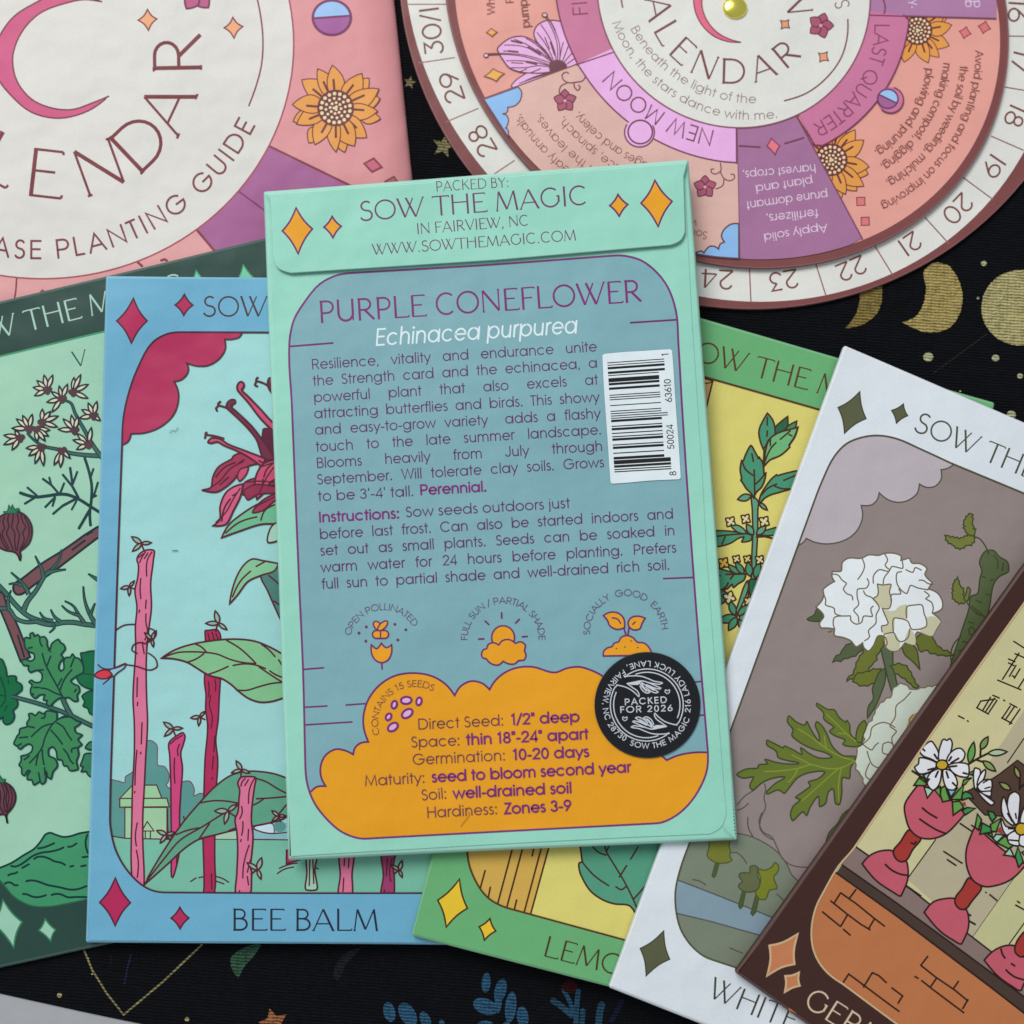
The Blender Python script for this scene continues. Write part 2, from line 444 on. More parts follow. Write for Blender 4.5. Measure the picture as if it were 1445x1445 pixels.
G['z'] = gl(58, [(8, 69), (50, 69), (8, 3), (52, 3)])
G['A'] = gl(98, [(6, 0), (49, 97), (92, 0)], [(22, 33), (76, 33)])
G['B'] = gl(76, [(12, 4), (12, 96), (35, 96)] + A(38, 75, 22, 21, 90, -90, 7) + [(12, 53)], [(12, 53), (40, 53)] + A(42, 28, 25, 25, 90, -90, 8) + [(12, 4)])
G['C'] = gl(108, A(56, 50, 47, 47, 42, 318))
G['D'] = gl(99, [(12, 4), (12, 96), (44, 96)] + A(44, 50, 45, 46, 90, -90, 12) + [(12, 4)])
G['E'] = gl(71, [(62, 96), (12, 96), (12, 4), (62, 4)], [(12, 52), (58, 52)])
G['F'] = gl(65, [(57, 96), (12, 96), (12, 0)], [(12, 52), (54, 52)])
G['G'] = gl(116, A(57, 50, 48, 47, 42, 360, 18) + [(60, 50)])
G['H'] = gl(91, [(12, 0), (12, 100)], [(79, 0), (79, 100)], [(12, 53), (79, 53)])
G['I'] = gl(29, [(14, 0), (14, 100)])
G['J'] = gl(64, [(51, 100), (51, 27)] + A(28, 27, 23, 24, 0, -165, 9))
G['K'] = gl(79, [(12, 0), (12, 100)], [(65, 99), (14, 48)], [(26, 60), (72, 1)])
G['L'] = gl(61, [(12, 100), (12, 4), (55, 4)])
G['M'] = gl(120, [(11, 0), (22, 97), (60, 8), (98, 97), (109, 0)])
G['N'] = gl(98, [(12, 0), (12, 97), (86, 3), (86, 100)])
G['O'] = gl(114, O(57, 50, 48, 47))
G['P'] = gl(78, [(12, 0), (12, 96), (40, 96)] + A(42, 70, 27, 26, 90, -90, 8) + [(12, 44)])
G['Q'] = gl(114, O(57, 50, 48, 47), [(66, 30), (98, 0)])
G['R'] = gl(80, [(12, 0), (12, 96), (40, 96)] + A(42, 71, 25, 25, 90, -90, 8) + [(12, 46)], [(40, 46), (70, 1)])
G['S'] = gl(66, A(33, 74, 21, 22, 30, 265, 10) + A(32, 27, 24, 25, 85, -150, 10)[1:])
G['T'] = gl(57, [(3, 96), (54, 96)], [(28, 96), (28, 0)])
G['U'] = gl(87, [(12, 100), (12, 34)] + A(43, 34, 31, 30, 180, 360, 10) + [(74, 100)])
G['V'] = gl(93, [(6, 100), (46, 3), (87, 100)])
G['W'] = gl(126, [(5, 100), (34, 3), (63, 97), (92, 3), (121, 100)])
G['X'] = gl(80, [(8, 0), (71, 100)], [(8, 100), (71, 0)])
G['Y'] = gl(78, [(6, 100), (39, 47), (72, 100)], [(39, 47), (39, 0)])
G['Z'] = gl(66, [(8, 96), (57, 96), (8, 4), (59, 4)])
G['0'] = gl(74, O(37, 49, 26, 46))
G['1'] = gl(52, [(12, 82), (31, 96), (31, 0)])
G['2'] = gl(74, A(37, 71, 26, 25, 175, -30, 10) + [(11, 4), (65, 4)])
G['3'] = gl(74, A(36, 73, 22, 22, 165, -90, 10) + A(36, 27, 26, 24, 90, -165, 10))
G['4'] = gl(74, [(54, 0), (54, 96), (8, 24), (68, 24)])
G['5'] = gl(74, [(59, 95), (24, 95), (17, 55)] + A(36, 32, 27, 28, 125, -155, 11))
G['6'] = gl(74, O(37, 30, 27, 26), [(50, 97), (14, 45)])
G['7'] = gl(74, [(9, 95), (62, 95), (24, 0)])
G['8'] = gl(74, O(37, 73, 21, 22), O(37, 27, 26, 24))
G['9'] = gl(74, O(37, 68, 27, 27), [(24, 1), (60, 54)])
G['.'] = gl(34, ([(16, 1), (16, 10)], 1.4))
G[','] = gl(34, [(19, 9), (12, -13)])
G[':'] = gl(34, ([(16, 1), (16, 10)], 1.4), ([(16, 58), (16, 67)], 1.4))
G['-'] = gl(44, [(7, 34), (37, 34)])
G["'"] = gl(26, [(13, 102), (13, 76)])
G['"'] = gl(40, [(12, 102), (12, 74)], [(28, 102), (28, 74)])
G['/'] = gl(52, [(4, -6), (48, 103)])
t = 0.62                                           # thin strokes of the display capitals
def sf(x, y, w=5): return ([(x - w, y), (x + w, y)], 0.6)
D = {' ': (38, [])}
D['A'] = gl(104, ([(6, 0), (50, 99)], t), [(50, 99), (96, 0)], ([(21, 32), (78, 32)], t), sf(6, 1, 6), sf(96, 1, 6))
D['B'] = gl(82, [(15, 0), (15, 100)], ([(15, 97), (38, 97)] + A(40, 76, 22, 21, 90, -90, 8) + [(15, 55)], .8), ([(40, 55)] + A(42, 29, 29, 26, 90, -90, 9) + [(15, 3)], .9), sf(13, 99), sf(13, 1))
D['C'] = gl(102, (A(55, 50, 46, 48, 48, 312), .85))
D['D'] = gl(108, [(15, 0), (15, 100)], ([(15, 97), (46, 97)] + A(46, 50, 50, 47, 90, -90, 12) + [(15, 3)], .85), sf(13, 99), sf(13, 1))
D['E'] = gl(84, [(17, 0), (17, 100)], ([(15, 98), (74, 98)], t), ([(17, 54), (62, 54)], t), ([(15, 2), (80, 2)], t), ([(80, 2), (81, 9)], t), ([(74, 98), (75, 92)], t))
D['F'] = gl(78, [(17, 0), (17, 100)], ([(15, 98), (74, 98)], t), ([(17, 52), (62, 52)], t), sf(17, 1), ([(74, 98), (75, 92)], t))
D['G'] = gl(110, (A(55, 50, 46, 48, 48, 330, 16), .85), ([(97, 26), (97, 56)], 1.0), ([(86, 56), (102, 56)], t))
D['H'] = gl(106, [(15, 0), (15, 100)], [(90, 0), (90, 100)], ([(15, 60), (90, 60)], t), sf(15, 1), sf(90, 1), sf(15, 99), sf(90, 99))
D['I'] = gl(36, [(17, 0), (17, 100)], sf(17, 1), sf(17, 99))
D['K'] = gl(92, [(15, 0), (15, 100)], ([(76, 99), (17, 46)], t), [(34, 60), (86, 1)], sf(15, 1), sf(15, 99))
D['L'] = gl(80, [(15, 0), (15, 100)], ([(13, 2), (76, 2)], t), ([(76, 2), (78, 10)], t), sf(14, 99))
D['M'] = gl(124, ([(10, 0), (22, 99)], t), [(22, 99), (60, 6)], ([(60, 6), (98, 99)], t), [(98, 99), (112, 0)], sf(10, 1), sf(112, 1))
D['N'] = gl(106, ([(15, 0), (15, 98)], t), [(15, 98), (90, 3)], ([(90, 3), (90, 100)], t), sf(15, 1), sf(90, 99))
D['O'] = gl(116, (O(57, 50, 50, 48), .85))
D['P'] = gl(82, [(16, 0), (16, 100)], ([(16, 97), (40, 97)] + A(42, 70, 29, 27, 90, -90, 9) + [(16, 43)], .85), sf(16, 1), sf(14, 99))
D['Q'] = gl(116, (O(57, 50, 50, 48), .85), ([(62, 22), (88, -14)], .9))
D['R'] = gl(90, [(16, 0), (16, 100)], ([(16, 97), (40, 97)] + A(42, 72, 27, 25, 90, -90, 9) + [(16, 47)], .85), [(40, 47), (84, 1)], sf(16, 1), sf(14, 99))
D['S'] = gl(78, (A(40, 75, 25, 23, 40, 262, 11) + A(37, 27, 30, 26, 80, -160, 11)[1:], .9))
D['T'] = gl(90, ([(4, 97), (86, 97)], t), [(45, 97), (45, 0)], sf(45, 1), ([(4, 97), (3, 90)], t), ([(86, 97), (87, 90)], t))
D['U'] = gl(98, [(14, 100), (14, 36)] + A(48, 36, 34, 34, 180, 360, 11) + [(82, 100)], sf(14, 99), sf(82, 99), ([(82, 36), (82, 1)], t))
D['V'] = gl(98, [(8, 100), (50, 2)], ([(50, 2), (92, 100)], t), sf(8, 99), sf(92, 99))
D['W'] = gl(142, [(6, 100), (40, 2)], ([(40, 2), (84, 100)], t), [(50, 100), (94, 2)], ([(94, 2), (136, 100)], t), sf(6, 99), sf(50, 99), sf(136, 99))
D['Y'] = gl(92, [(6, 100), (46, 48)], ([(46, 48), (86, 100)], t), [(46, 48), (46, 0)], sf(46, 1))
D['0'] = gl(92, (O(45, 50, 36, 48), .9))
D['1'] = gl(40, [(20, 0), (20, 100)], sf(20, 1), sf(20, 99))
D['2'] = gl(86, (A(40, 70, 30, 28, 165, -25, 11) + [(8, 3)], .9), ([(8, 3), (80, 3)], .9))
D['3'] = gl(80, ([(12, 97), (68, 97), (36, 60)], .9), (A(38, 31, 31, 29, 88, -160, 11), .9))
D['4'] = gl(90, [(64, 0), (64, 98)], ([(64, 98), (6, 24)], t), ([(6, 24), (84, 24)], .8))
D['6'] = gl(86, (O(43, 31, 34, 29), .9), ([(58, 99), (14, 48)], .9))
D['7'] = gl(80, ([(8, 97), (72, 97)], .8), [(72, 97), (28, 0)])
D['8'] = gl(86, (O(42, 75, 24, 23), .9), (O(42, 27, 32, 26), .9))
D['9'] = gl(86, (O(42, 68, 34, 29), .9), ([(26, 1), (72, 52)], .9))
D['/'] = gl(48, ([(4, -6), (44, 104)], .8))
D['.'] = gl(36, ([(17, 0), (17, 10)], 1.4)); D[','] = gl(36, [(20, 8), (12, -14)]); D[':'] = gl(36, ([(17, 0), (17, 10)], 1.4), ([(17, 54), (17, 64)], 1.4))
FONTS = {'g': {'g': G, 'w': 9.5, 'cap': True, 'k': 1.12}, 'd': {'g': D, 'w': 8.5, 'cap': False, 'k': 1.2}}
def width(s, F, track=0): return sum(F['g'].get(c, F['g'][' '])[0] + track for c in s)

def sprig(S, c, d, s=20, fill=(140, 180, 165), out=(85, 35, 45), w=1.9):
    """printed seedling: short stalk at c, three leaves, pointing along d; s in photo px"""
    k = S.zm[2] / 1445; s = s / k; l = math.hypot(*d); u = (d[0] / l, d[1] / l); v = (-u[1], u[0])
    P = lambda a, b: (c[0] + (u[0] * a + v[0] * b) * s, c[1] + (u[1] * a + v[1] * b) * s)
    f = 1 if (c[0] * 7 + c[1] * 3) % 2 > 1 else -1
    S.line([P(0, 0), P(.25, .02 * f), P(.45, 0)], w, out)
    for a, b, wd in ((.98, .4 * f, .27), (.2, .62 * f, .23), (.3, -.52 * f, .2)):
        S.shape(leaf(P(.45, 0), P(a, b), wd * s), fill, out, w, False)
def sunflower(S, cx, cy, s, rot=0, clipname='sunflower'):
    """s = photo px per unit of the traced flower"""
    c, sn = math.cos(rot), math.sin(rot)
    P = lambda x, y: (cx + ((x - 665) * c - (y - 565) * sn) * s, cy + ((x - 665) * sn + (y - 565) * c) * s)
    dark, fl, hi = (112, 52, 56), (230, 158, 78), (233, 215, 170)
    p = S.part(clipname)
    small = [(1090, 185, 150), (1230, 440, 150), (1235, 700, 140), (780, 1130, 130), (325, 1010, 150), (125, 735, 140)]
    big = [(235, 205, 210), (435, 65, 170), (625, 20, 180), (1000, 125, 200), (1215, 320, 190), (1200, 605, 170), (1060, 940, 200), (905, 1050, 210), (670, 1125, 140), (400, 1030, 180), (170, 770, 180), (115, 520, 190)]
    S.fill(ell(cx, cy, 330 * s), dark)
    for grp, r0 in ((small, 300), (big, 120)):
        for x, y, wd in grp:
            a = math.atan2(y - 565, x - 665); b = (665 + r0 * math.cos(a), 565 + r0 * math.sin(a))
            S.shape([P(*q) for q in leaf(b, (x, y), wd * 1.3, 0.06)], fl, dark, 12 * s, False)
            m = lambda k: P(b[0] + (x - b[0]) * k, b[1] + (y - b[1]) * k)
            if grp is big: S.line([m(.25), m(.58)], 24 * s, dark)
    S.fill(ell(cx, cy, 235 * s), dark)
    S.part('seed_head', p)
    for r, n in ((185, 17), (125, 12), (70, 8), (20, 3)):
        for i in range(n):
            a = 6.283 * i / n + r
            S.fill(ell(*P(665 + r * math.cos(a), 565 + r * math.sin(a)), (24 if r > 150 else 19) * s, n=8), hi)
def flower5(S, cx, cy, r, rot, col=(172, 92, 118), out=(112, 50, 66), w=1.3):
    for i in range(5):
        a = rot + i * 2 * math.pi / 5
        S.shape(leaf((cx, cy), (cx + r * math.cos(a), cy + r * math.sin(a)), r * .85), col, out, w, False)
    S.fill(ell(cx, cy, r * .13, n=10), (225, 170, 175))
def sq(cx, cy, r, rot=0, k=0.1): 
    q = [(cx + r * math.cos(rot + i * math.pi / 2), cy + r * math.sin(rot + i * math.pi / 2)) for i in range(4)]
    return diamond(*q, k=k)
# ================================================================ the surface: table and printed cloth
me = bpy.data.meshes.new('tabletop')
me.from_pydata([(-1.2, -1.0, 0), (1.2, -1.0, 0), (1.2, 1.0, 0), (-1.2, 1.0, 0)], [], [(0, 1, 2, 3)])
me.materials.append(plain('pale_grey_tabletop', (168, 170, 174), 0.5))
tab = bpy.data.objects.new('tabletop', me); scene.collection.objects.link(tab); tab['kind'] = 'structure'

PC = flat(0.5)
def fuzz(pts, a, closed=True):                     # print edge broken up by the weave
    P = smooth(pts, closed, 9) if closed else pts
    return [(x + random.uniform(-a, a), y + random.uniform(-a, a)) for x, y in P]
cl = thing('cloth', 'black woven cloth printed with gold moons, stars and blue leaves under the packets', 'cloth', PC.pt((722, 722)))
S = Sheet(cl, PC, mk=cloth)
S.part('fabric')
S.slab(smooth([(-600, -600, 1), (2100, -600, 1), (2100, 1490, 1), (1700, 1400), (1300, 1390), (1080, 1415), (960, 1452), (760, 1482), (430, 1486), (205, 1446), (0, 1402), (-250, 1345), (-600, 1280, 1)], True), 0.45, (15, 16, 22), 2.0, 0.2)
gold, pale, bronze, blue = (188, 168, 104), (198, 188, 132), (170, 112, 74), (52, 96, 128)
S.zoom(1045, 350, 400)
S.part('moon_print', label='printed gold crescent moon half under the wheel'); S.fill(fuzz([(600, 180), (720, 190), (722, 240), (715, 290), (680, 350), (620, 390), (537, 405), (570, 370), (595, 320), (608, 250)], 2.6), (150, 130, 74))
S.part('moon_print', label='printed gold gibbous moon'); S.fill(fuzz([(985, 75), (1060, 90), (1110, 160), (1133, 260), (1115, 340), (1060, 410), (970, 432), (900, 415), (825, 378, 1), (890, 350), (930, 290), (945, 200), (935, 120)], 2.6), gold)
S.part('moon_print', label='printed pale full moon'); S.fill(fuzz(ell(1425, 305, 197, 192), 2.4), pale)
for x, y, r in ((1240, 78, 15), (957, 555, 26), (1300, 560, 19), (1425, 652, 15), (1210, 255, 7), (1380, 850, 24), (1120, 730, 5)): S.part('dot_print'); S.fill(ell(x, y, r, r * .9, n=12), (190, 190, 150))
S.part('line_print'); S.line([(980, 640), (1260, 435)], .7, (60, 60, 55))
S.zoom(560, 0, 400)
for cx, cy, r, c in ((238, 745, 62, (150, 142, 100)), (66, 420, 34, (140, 130, 92))):
    S.part('star_print'); S.fill([(cx + r * q * math.cos(a * .628 - 1.35), cy + r * q * math.sin(a * .628 - 1.35)) for a, q in enumerate((1, .42) * 5)], c)
S.zoom(0, 1045, 400)
for cx, cy, r, in ((1395, 1440, 78),): S.part('star_print'); S.fill([(cx + r * q * math.cos(a * .628 - 1.85), cy + r * q * math.sin(a * .628 - 1.85)) for a, q in enumerate((1, .5) * 5)], bronze)
S.part('line_print'); S.line([(425, 1060), (470, 1170), (545, 1290), (630, 1398), (830, 1230), (1030, 1040)], 2.2, (150, 142, 98)); S.part('line_print'); S.line([(668, 1090), (650, 1160), (634, 1240)], 1.6, (48, 40, 80))
S.part('line_print'); S.line([(570, 1090), (560, 1160)], .8, (40, 40, 46))
for x, y, r in ((303, 1298, 13), (953, 1421, 12), (470, 1190, 5), (450, 1110, 4)): S.part('dot_print'); S.fill(ell(x, y, r, n=10), (180, 170, 120))
S.part('leaf_print'); S.fill([(1175, 1112), (1235, 1060), (1330, 1040), (1300, 1090), (1240, 1160), (1215, 1208), (1185, 1170)], (62, 100, 78), True)
S.zoom(350, 1045, 400); S.part('leaf_print'); S.fill([(450, 1140), (500, 1080), (570, 1060), (500, 1140), (455, 1225), (435, 1200)], (34, 36, 42), True)
S.zoom(500, 1345, 400)
def blob(x, y, a, b, r, c=blue): S.part('leaf_print'); S.fill(ell(x, y, a, b, r, n=16), c)
for q in ((178, 300, 30, 52, -14), (272, 312, 40, 66, -32), (362, 340, 26, 46, -25), (447, 362, 14, 26, -15), (672, 150, 23, 52, 4), (745, 190, 30, 62, 14), (668, 272, 66, 40, 22), (735, 245, 18, 62, 4),
          (797, 275, 29, 80, 6), (858, 325, 30, 55, -8), (668, 368, 42, 26, 0), (770, 388, 22, 44, 15), (640, 400, 30, 30, 0)): blob(*q)
for l, w in (([(1010, 240), (1060, 275), (1112, 318)], 7), ([(1065, 185), (1095, 240), (1115, 300)], 5), ([(1142, 190), (1135, 250), (1130, 360)], 6), ([(1165, 290), (1160, 370)], 6), ([(1262, 258), (1250, 310), (1245, 400)], 8)): S.part('twig_print'); S.line(l, w, (44, 82, 108), True)
S.part('twig_print'); S.line([(1365, 240), (1335, 300), (1310, 350)], 6, (26, 34, 62)); S.part('berry_print'); S.fill(ell(1098, 170, 40, 34, n=14), (58, 18, 20))

# ================================================================ planting guide sleeve, top left
PS = Plane(((0, 0), 3.9), ((500, 0), 3.9), ((0, 400), 3.6))
sl = thing('guide_sleeve', 'pink card sleeve of a moon phase planting guide with a big white disc', 'planting guide', at_z((200, 100), 0.5 * MM))
S = Sheet(sl, PS)
S.part('sleeve_card')
S.slab([(-260, -330), (528, -330), (556, 0), (600, 430), (-230, 470)], 3.2, (220, 150, 154), [3, 52, 52, 3, 3], 3.0, wear=False)
mar, pur, salm = (132, 56, 68), (166, 98, 148), (222, 152, 150)
S.part('printed_segment', label='purple printed segment')
S.zoom(300, 0, 400); S.fill([(200, 700), (290, 745), (690, 940), (880, 1035), (880, 1300), (140, 1500), (-700, 1500), (-200, 900)], pur)
S.zoom(0, 0, 400); S.part('printed_segment', label='pale pink printed segment'); S.fill([(990, 1155), (1085, 1270), (1120, 1330), (1120, 1540), (-400, 1600), (-400, 1300), (600, 1250)], (222, 160, 160))
S.part('segment_line')
S.zoom(300, 0, 400); S.line([(285, 743), (690, 940), (880, 1035)], 2.6, mar); S.line([(125, 970), (255, 1065), (500, 1240)], 1.8, (120, 50, 100))
S.zoom(0, 0, 400); S.line([(1000, 1168), (1120, 1310)], 3, mar); S.line([(700, 1335), (726, 1358)], 3, mar); S.line([(85, 1415), (60, 1560), (-10, 1640)], 2, mar, True); S.line([(820, 1328), (840, 1322), (852, 1330)], 3, mar)
S.line([(200, 1500), (215, 1480), (232, 1490)], 2, mar)
S.part('white_disc')
E0 = ell(60, 62.4, 354.5, 331, n=140)
S.zoom(); S.fill(E0, (219, 217, 212)); S.line(E0, 1.9, (165, 75, 85), False, True)
S.part('crescent')
S.zoom(0, 0, 400)
S.shape([(520, 10, 1), (430, -2), (340, 15), (200, 70), (110, 165), (65, 290), (85, 410), (160, 505), (270, 552), (370, 558), (470, 525), (556, 490, 1), (450, 565), (300, 603), (160, 572), (50, 480), (-10, 400), (-35, 290), (0, 180), (70, 85), (170, 20), (330, -45)], (206, 88, 132), (120, 45, 62), 1.8)
S.part('star'); S.shape(diamond((752, 48), (800, 97), (757, 155), (704, 103), .2), (236, 168, 122), (120, 50, 60), 1.7, False)
S.part('star'); S.shape(diamond((1187, 88), (1238, 135), (1193, 195), (1143, 142), .2), (236, 168, 122), (120, 50, 60), 1.7, False)
S.part('flower_print'); flower5(S, 1003, -35, 95, 0.9, (186, 88, 134), (112, 40, 70), 2.2)
S.part('curved_line'); S.line([(1300, -50), (1325, 60), (1340, 190), (1333, 330), (1305, 440), (1268, 540)], 1.8, (125, 45, 62), True)
S.part('title_lettering')
for ch, a in (('R', -91), ('A', -65), ('D', -43.5), ('N', -20), ('E', 6.5), ('L', 29), ('A', 51), ('C', 75)):
    th = math.radians(90 + a); r = 603; c = (300 + r * math.cos(th), 285 + r * math.sin(th))
    S.glyph(ch, c, (math.sin(th), -math.cos(th)), 68, (118, 44, 52), 'd', 7)
S.part('subtitle_lettering')
S.arc('PHASE PLANTING GUIDE', (-190, 1210), (640, 1185), (1253, 630), 26.5, (124, 56, 60), 'g', 10, 14)
S.zoom(300, 0, 400)
S.part('half_moon'); S.fill(ell(608, 90, 97, 88), (164, 96, 158)); S.fill([(511, 90)] + ell(608, 90, 97, 88, 0, 180, 360) + [(700, 80)], (158, 196, 240)); S.line(ell(608, 90, 97, 88), 3, (122, 55, 98), False, True); S.line([(515, 93), (703, 80)], 2.4, (122, 55, 98))
S.part('diamond'); S.zoom(400, 90, 160); S.shape(diamond((1150, 1205), (1250, 1315), (1130, 1378), (1030, 1272), 0), (200, 104, 126), (138, 58, 72), 2.2, False)
S.zoom(300, 0, 400); S.part('diamond'); S.shape(diamond((925, 900), (950, 940), (915, 970), (880, 925), 0), (170, 90, 90), (120, 60, 70), 2.0, False)
S.zoom(); sunflower(S, 473.6, 152.5, 160 / 1445)

# ================================================================ calendar wheel, top right
wh = thing('calendar_wheel', 'round paper moon calendar wheel with numbered brown rim and brass pin', 'calendar wheel', at_z((1035, 10), 0.5 * MM))
rim, wht, tx = (128, 74, 74), (226, 226, 220), (128, 80, 78)
SB = Sheet(wh, flat(1.5))
EB = ell(1055.1, -42.5, 493.2, 478.5, 11.4, n=160); EW = ell(1032.7, -23.4, 476.3, 434.5, 35.7, n=160)
bd = SB.part('base_disc', label='lower disc with a ring of day numbers'); SB.slab(EB, 1.0, rim, 2.0, 0.25)
SB.part('number_ring', bd); SB.zoom(); SB.fill(EW, wht)
def ringlines(ls, w, c):
    for l in ls: SB.part('ring_line', bd); SB.line(l, w, c)
SB.zoom(560, 0, 400); ringlines([[(60, 22), (255, 22)], [(112, 321), (295, 294)], [(250, 622), (415, 553)], [(470, 905), (600, 818)]], 1.5, (150, 110, 105))
SB.zoom(1045, 350, 400); ringlines([[(45, 90), (53, 274)], [(380, 70), (434, 238)], [(685, -10), (776, 138)]], 1.5, (150, 95, 92))
SB.zoom(1045, 0, 400); ringlines([[(940, 1108), (1062, 1242)], [(1135, 905), (1287, 1017)], [(1278, 694), (1442, 766)], [(1348, 444), (1500, 470)], [(1350, 184), (1520, 186)]], 1.5, (140, 100, 98))
SB.zoom()
for s, x, y, h in (('24', 1012, 394, 27), ('23', 1106, 395.5, 26), ('22', 1201.5, 379, 25.5), ('21', 1284, 344, 25.5), ('20', 1351.5, 295, 26), ('19', 1402, 234.5, 26), ('18', 1433, 164, 26), ('17', 1441, 87, 26), ('16', 1436, 16, 26), ('28', 680, 199, 27), ('29', 637, 123, 27), ('30/1', 609, 43, 27)):
    th = math.atan2(y + 12, x - 1035); SB.part('number_lettering', bd); SB.glyph(s, (x, y), (-math.sin(th), math.cos(th)), h, (126, 74, 70), 'd', 9.5)

S = Sheet(wh, flat(2.6))
ED = ell(1024.9, 6.8, 413.3, 356, 31.1, n=160); EPp = (1026.2, 15.4, 395.5, 338.7, 26.3); EP = ell(*EPp, n=160)
pd = S.part('phase_disc', label='upper disc with coloured moon phase segments'); S.slab(ED, 0.7, rim, 2.0, 0.2)
def sect(E, a, b):                                  # the run of an outline between two spots
    ia = min(range(len(E)), key=lambda i: (E[i][0] - a[0])**2 + (E[i][1] - a[1])**2); ib = min(range(len(E)), key=lambda i: (E[i][0] - b[0])**2 + (E[i][1] - b[1])**2)
    n = len(E); k = (ib - ia) % n
    r = [E[(ia + i) % n] for i in range(k + 1)] if k <= n / 2 else [E[(ia - i) % n] for i in range(n - k + 1)]
    return [a] + r[1:-1] + [b]
S.zoom(); C0 = (1035, -8)
S.part('phase_segment', pd, 'salmon segments of the quarter moons'); S.fill(EP, (231, 163, 152))
brn = (140, 84, 78)
# last quarter art
S.zoom(1200, 0, 245)
for x, y, r in ((955, 272, 50), (1115, 228, 52)): S.part('diamond', pd); S.shape(sq(x, y, r, .22), (222, 122, 126), (140, 72, 78), 1.3, False)
S.zoom(1140, 170, 200)
for x, y, r in ((540, 825, 58), (585, 1028, 58)): S.part('diamond', pd); S.shape(sq(x, y, r, .75, 0), (222, 122, 126), (140, 72, 78), 1.3, False)
S.zoom(); sunflower(S, 1295, 43, .088, 2.9); sunflower(S, 1173, 225.5, .098, 1.1)
S.part('phase_lettering', pd); S.zoom()
for s, a, m, b, h in (('Avoid planting and focus on improving', (1382, 76), (1357, 182), (1249.5, 290.5), 11.6), ('the soil by weeding, mulching,', (1360.5, 95), (1329, 188), (1254, 260), 11.8),
                      ('making compost, digging,', (1336.5, 95), (1307, 176), (1247, 237), 12), ('plowing and pruning.', (1312, 101), (1290, 164), (1238, 217), 12.2)): S.arc(s, a, m, b, h, brn, 'g', 9)
S.zoom(680, 0, 200); S.text('pump', (492, 278), (458, -12), 12.5, brn); S.text('Wh', (133, 146), (128, -20), 11, brn); S.text('Pl', (322, 32), (318, -70), 11, brn)
S.part('diamond', pd)
S.shape(diamond((95, 290), (155, 328), (105, 372), (48, 330), .1), (240, 178, 92), (140, 92, 72), 1.3, False)
S.part('diamond', pd); S.shape(diamond((115, 700), (228, 750), (148, 828), (25, 778), .12), (240, 178, 92), (140, 92, 72), 1.4, False)
# butterfly
bf = S.part('butterfly_print', pd); lil, dk = (234, 180, 228), (112, 68, 78)
S.shape([(300, 880), (345, 820), (400, 780), (560, 700), (740, 700), (740, 800), (400, 900)], lil, dk, 1.4)
S.shape([(175, 545), (158, 500), (200, 450), (300, 385), (420, 372), (540, 425), (640, 520), (720, 640, 1), (720, 720), (640, 742), (500, 745), (400, 735), (280, 690), (215, 610)], lil, dk, 1.6)
S.shape([(740, 660, 1), (640, 510), (560, 425), (530, 345), (560, 265), (640, 215), (740, 208), (900, 260), (990, 640), (860, 720)], lil, dk, 1.6)
S.lines([[(55, 560), (200, 555), (420, 575), (680, 660)], [(60, 548), (250, 545), (450, 565), (690, 640)], [(645, 170), (720, 300), (765, 440), (770, 650)], [(660, 165), (740, 300), (790, 450), (790, 650)],
         [(230, 460), (400, 470), (560, 530), (720, 640)], [(250, 620), (400, 620), (560, 640), (720, 680)], [(300, 690), (440, 690), (580, 670), (720, 690)], [(440, 825), (560, 775), (720, 735)], [(380, 850), (520, 800), (700, 745)],
         [(600, 250), (680, 370), (740, 520), (760, 640)], [(560, 330), (650, 450), (715, 580), (745, 650)], [(700, 215), (750, 310)], [(830, 430), (800, 560), (790, 650)], [(880, 470), (840, 580), (810, 650)], [(920, 540), (860, 610), (820, 660)], [(940, 600), (870, 650)],
         [(330, 400), (450, 450), (600, 545)], [(450, 390), (560, 460), (700, 600)], [(220, 520), (330, 522)], [(300, 640), (420, 645)], [(640, 380), (690, 500)], [(560, 500), (690, 600)], [(380, 735), (460, 700)], [(500, 740), (600, 700)]], 1.2, dk)
S.lines([[(300, 415), (410, 440)], [(270, 520), (370, 530)], [(470, 480), (600, 560)], [(450, 630), (560, 655)], [(700, 430), (745, 560)]], 2.2, dk)
S.fill([(690, 640), (760, 610), (820, 620), (870, 670), (840, 720), (700, 745)], dk, True)
S.shape(ell(42, 565, 22, 20, n=14), (240, 200, 205), dk, 1.2, False); S.shape(ell(640, 152, 26, 20, n=14), (240, 200, 205), dk, 1.4, False)
# purple segments
S.zoom()
pl = (168, 116, 156)
a, b = (1043.5, 364), (1216.6, 337); S.part('phase_segment', pd, 'purple segment with white lettering')
S.fill([(1038.5, 150)] + sect(EP, a, (1216, 336)) + [(1124, 160)], pl); S.lines([[(1039.5, 175), (1043.8, 365)], [(1122, 160), (1217, 337)]], 1.7, (128, 72, 104))
S.part('phase_segment', pd, 'purple segment at the top edge'); S.fill([(1200, 21.5)] + sect(EP, (1405.5, 26), (1300, -230)) + [(1150, -150)], (176, 126, 168)); S.line([(1205, 20.5), (1406, 26)], 1.7, (128, 72, 104))
S.part('phase_lettering', pd); S.zoom(960, 180, 240); wl = (226, 206, 226)
for s, p, q, h in (('Apply solid', (1247, 818), (703, 905), 11.6), ('fertilizers,', (1170, 692), (722, 742), 12), ('prune dormant', (1250, 535), (556, 632), 12), ('plant and', (1122, 418), (634, 492), 12), ('harvest crops,', (1150, 312), (524, 372), 12)): S.text(s, p, q, h, wl, w=10)
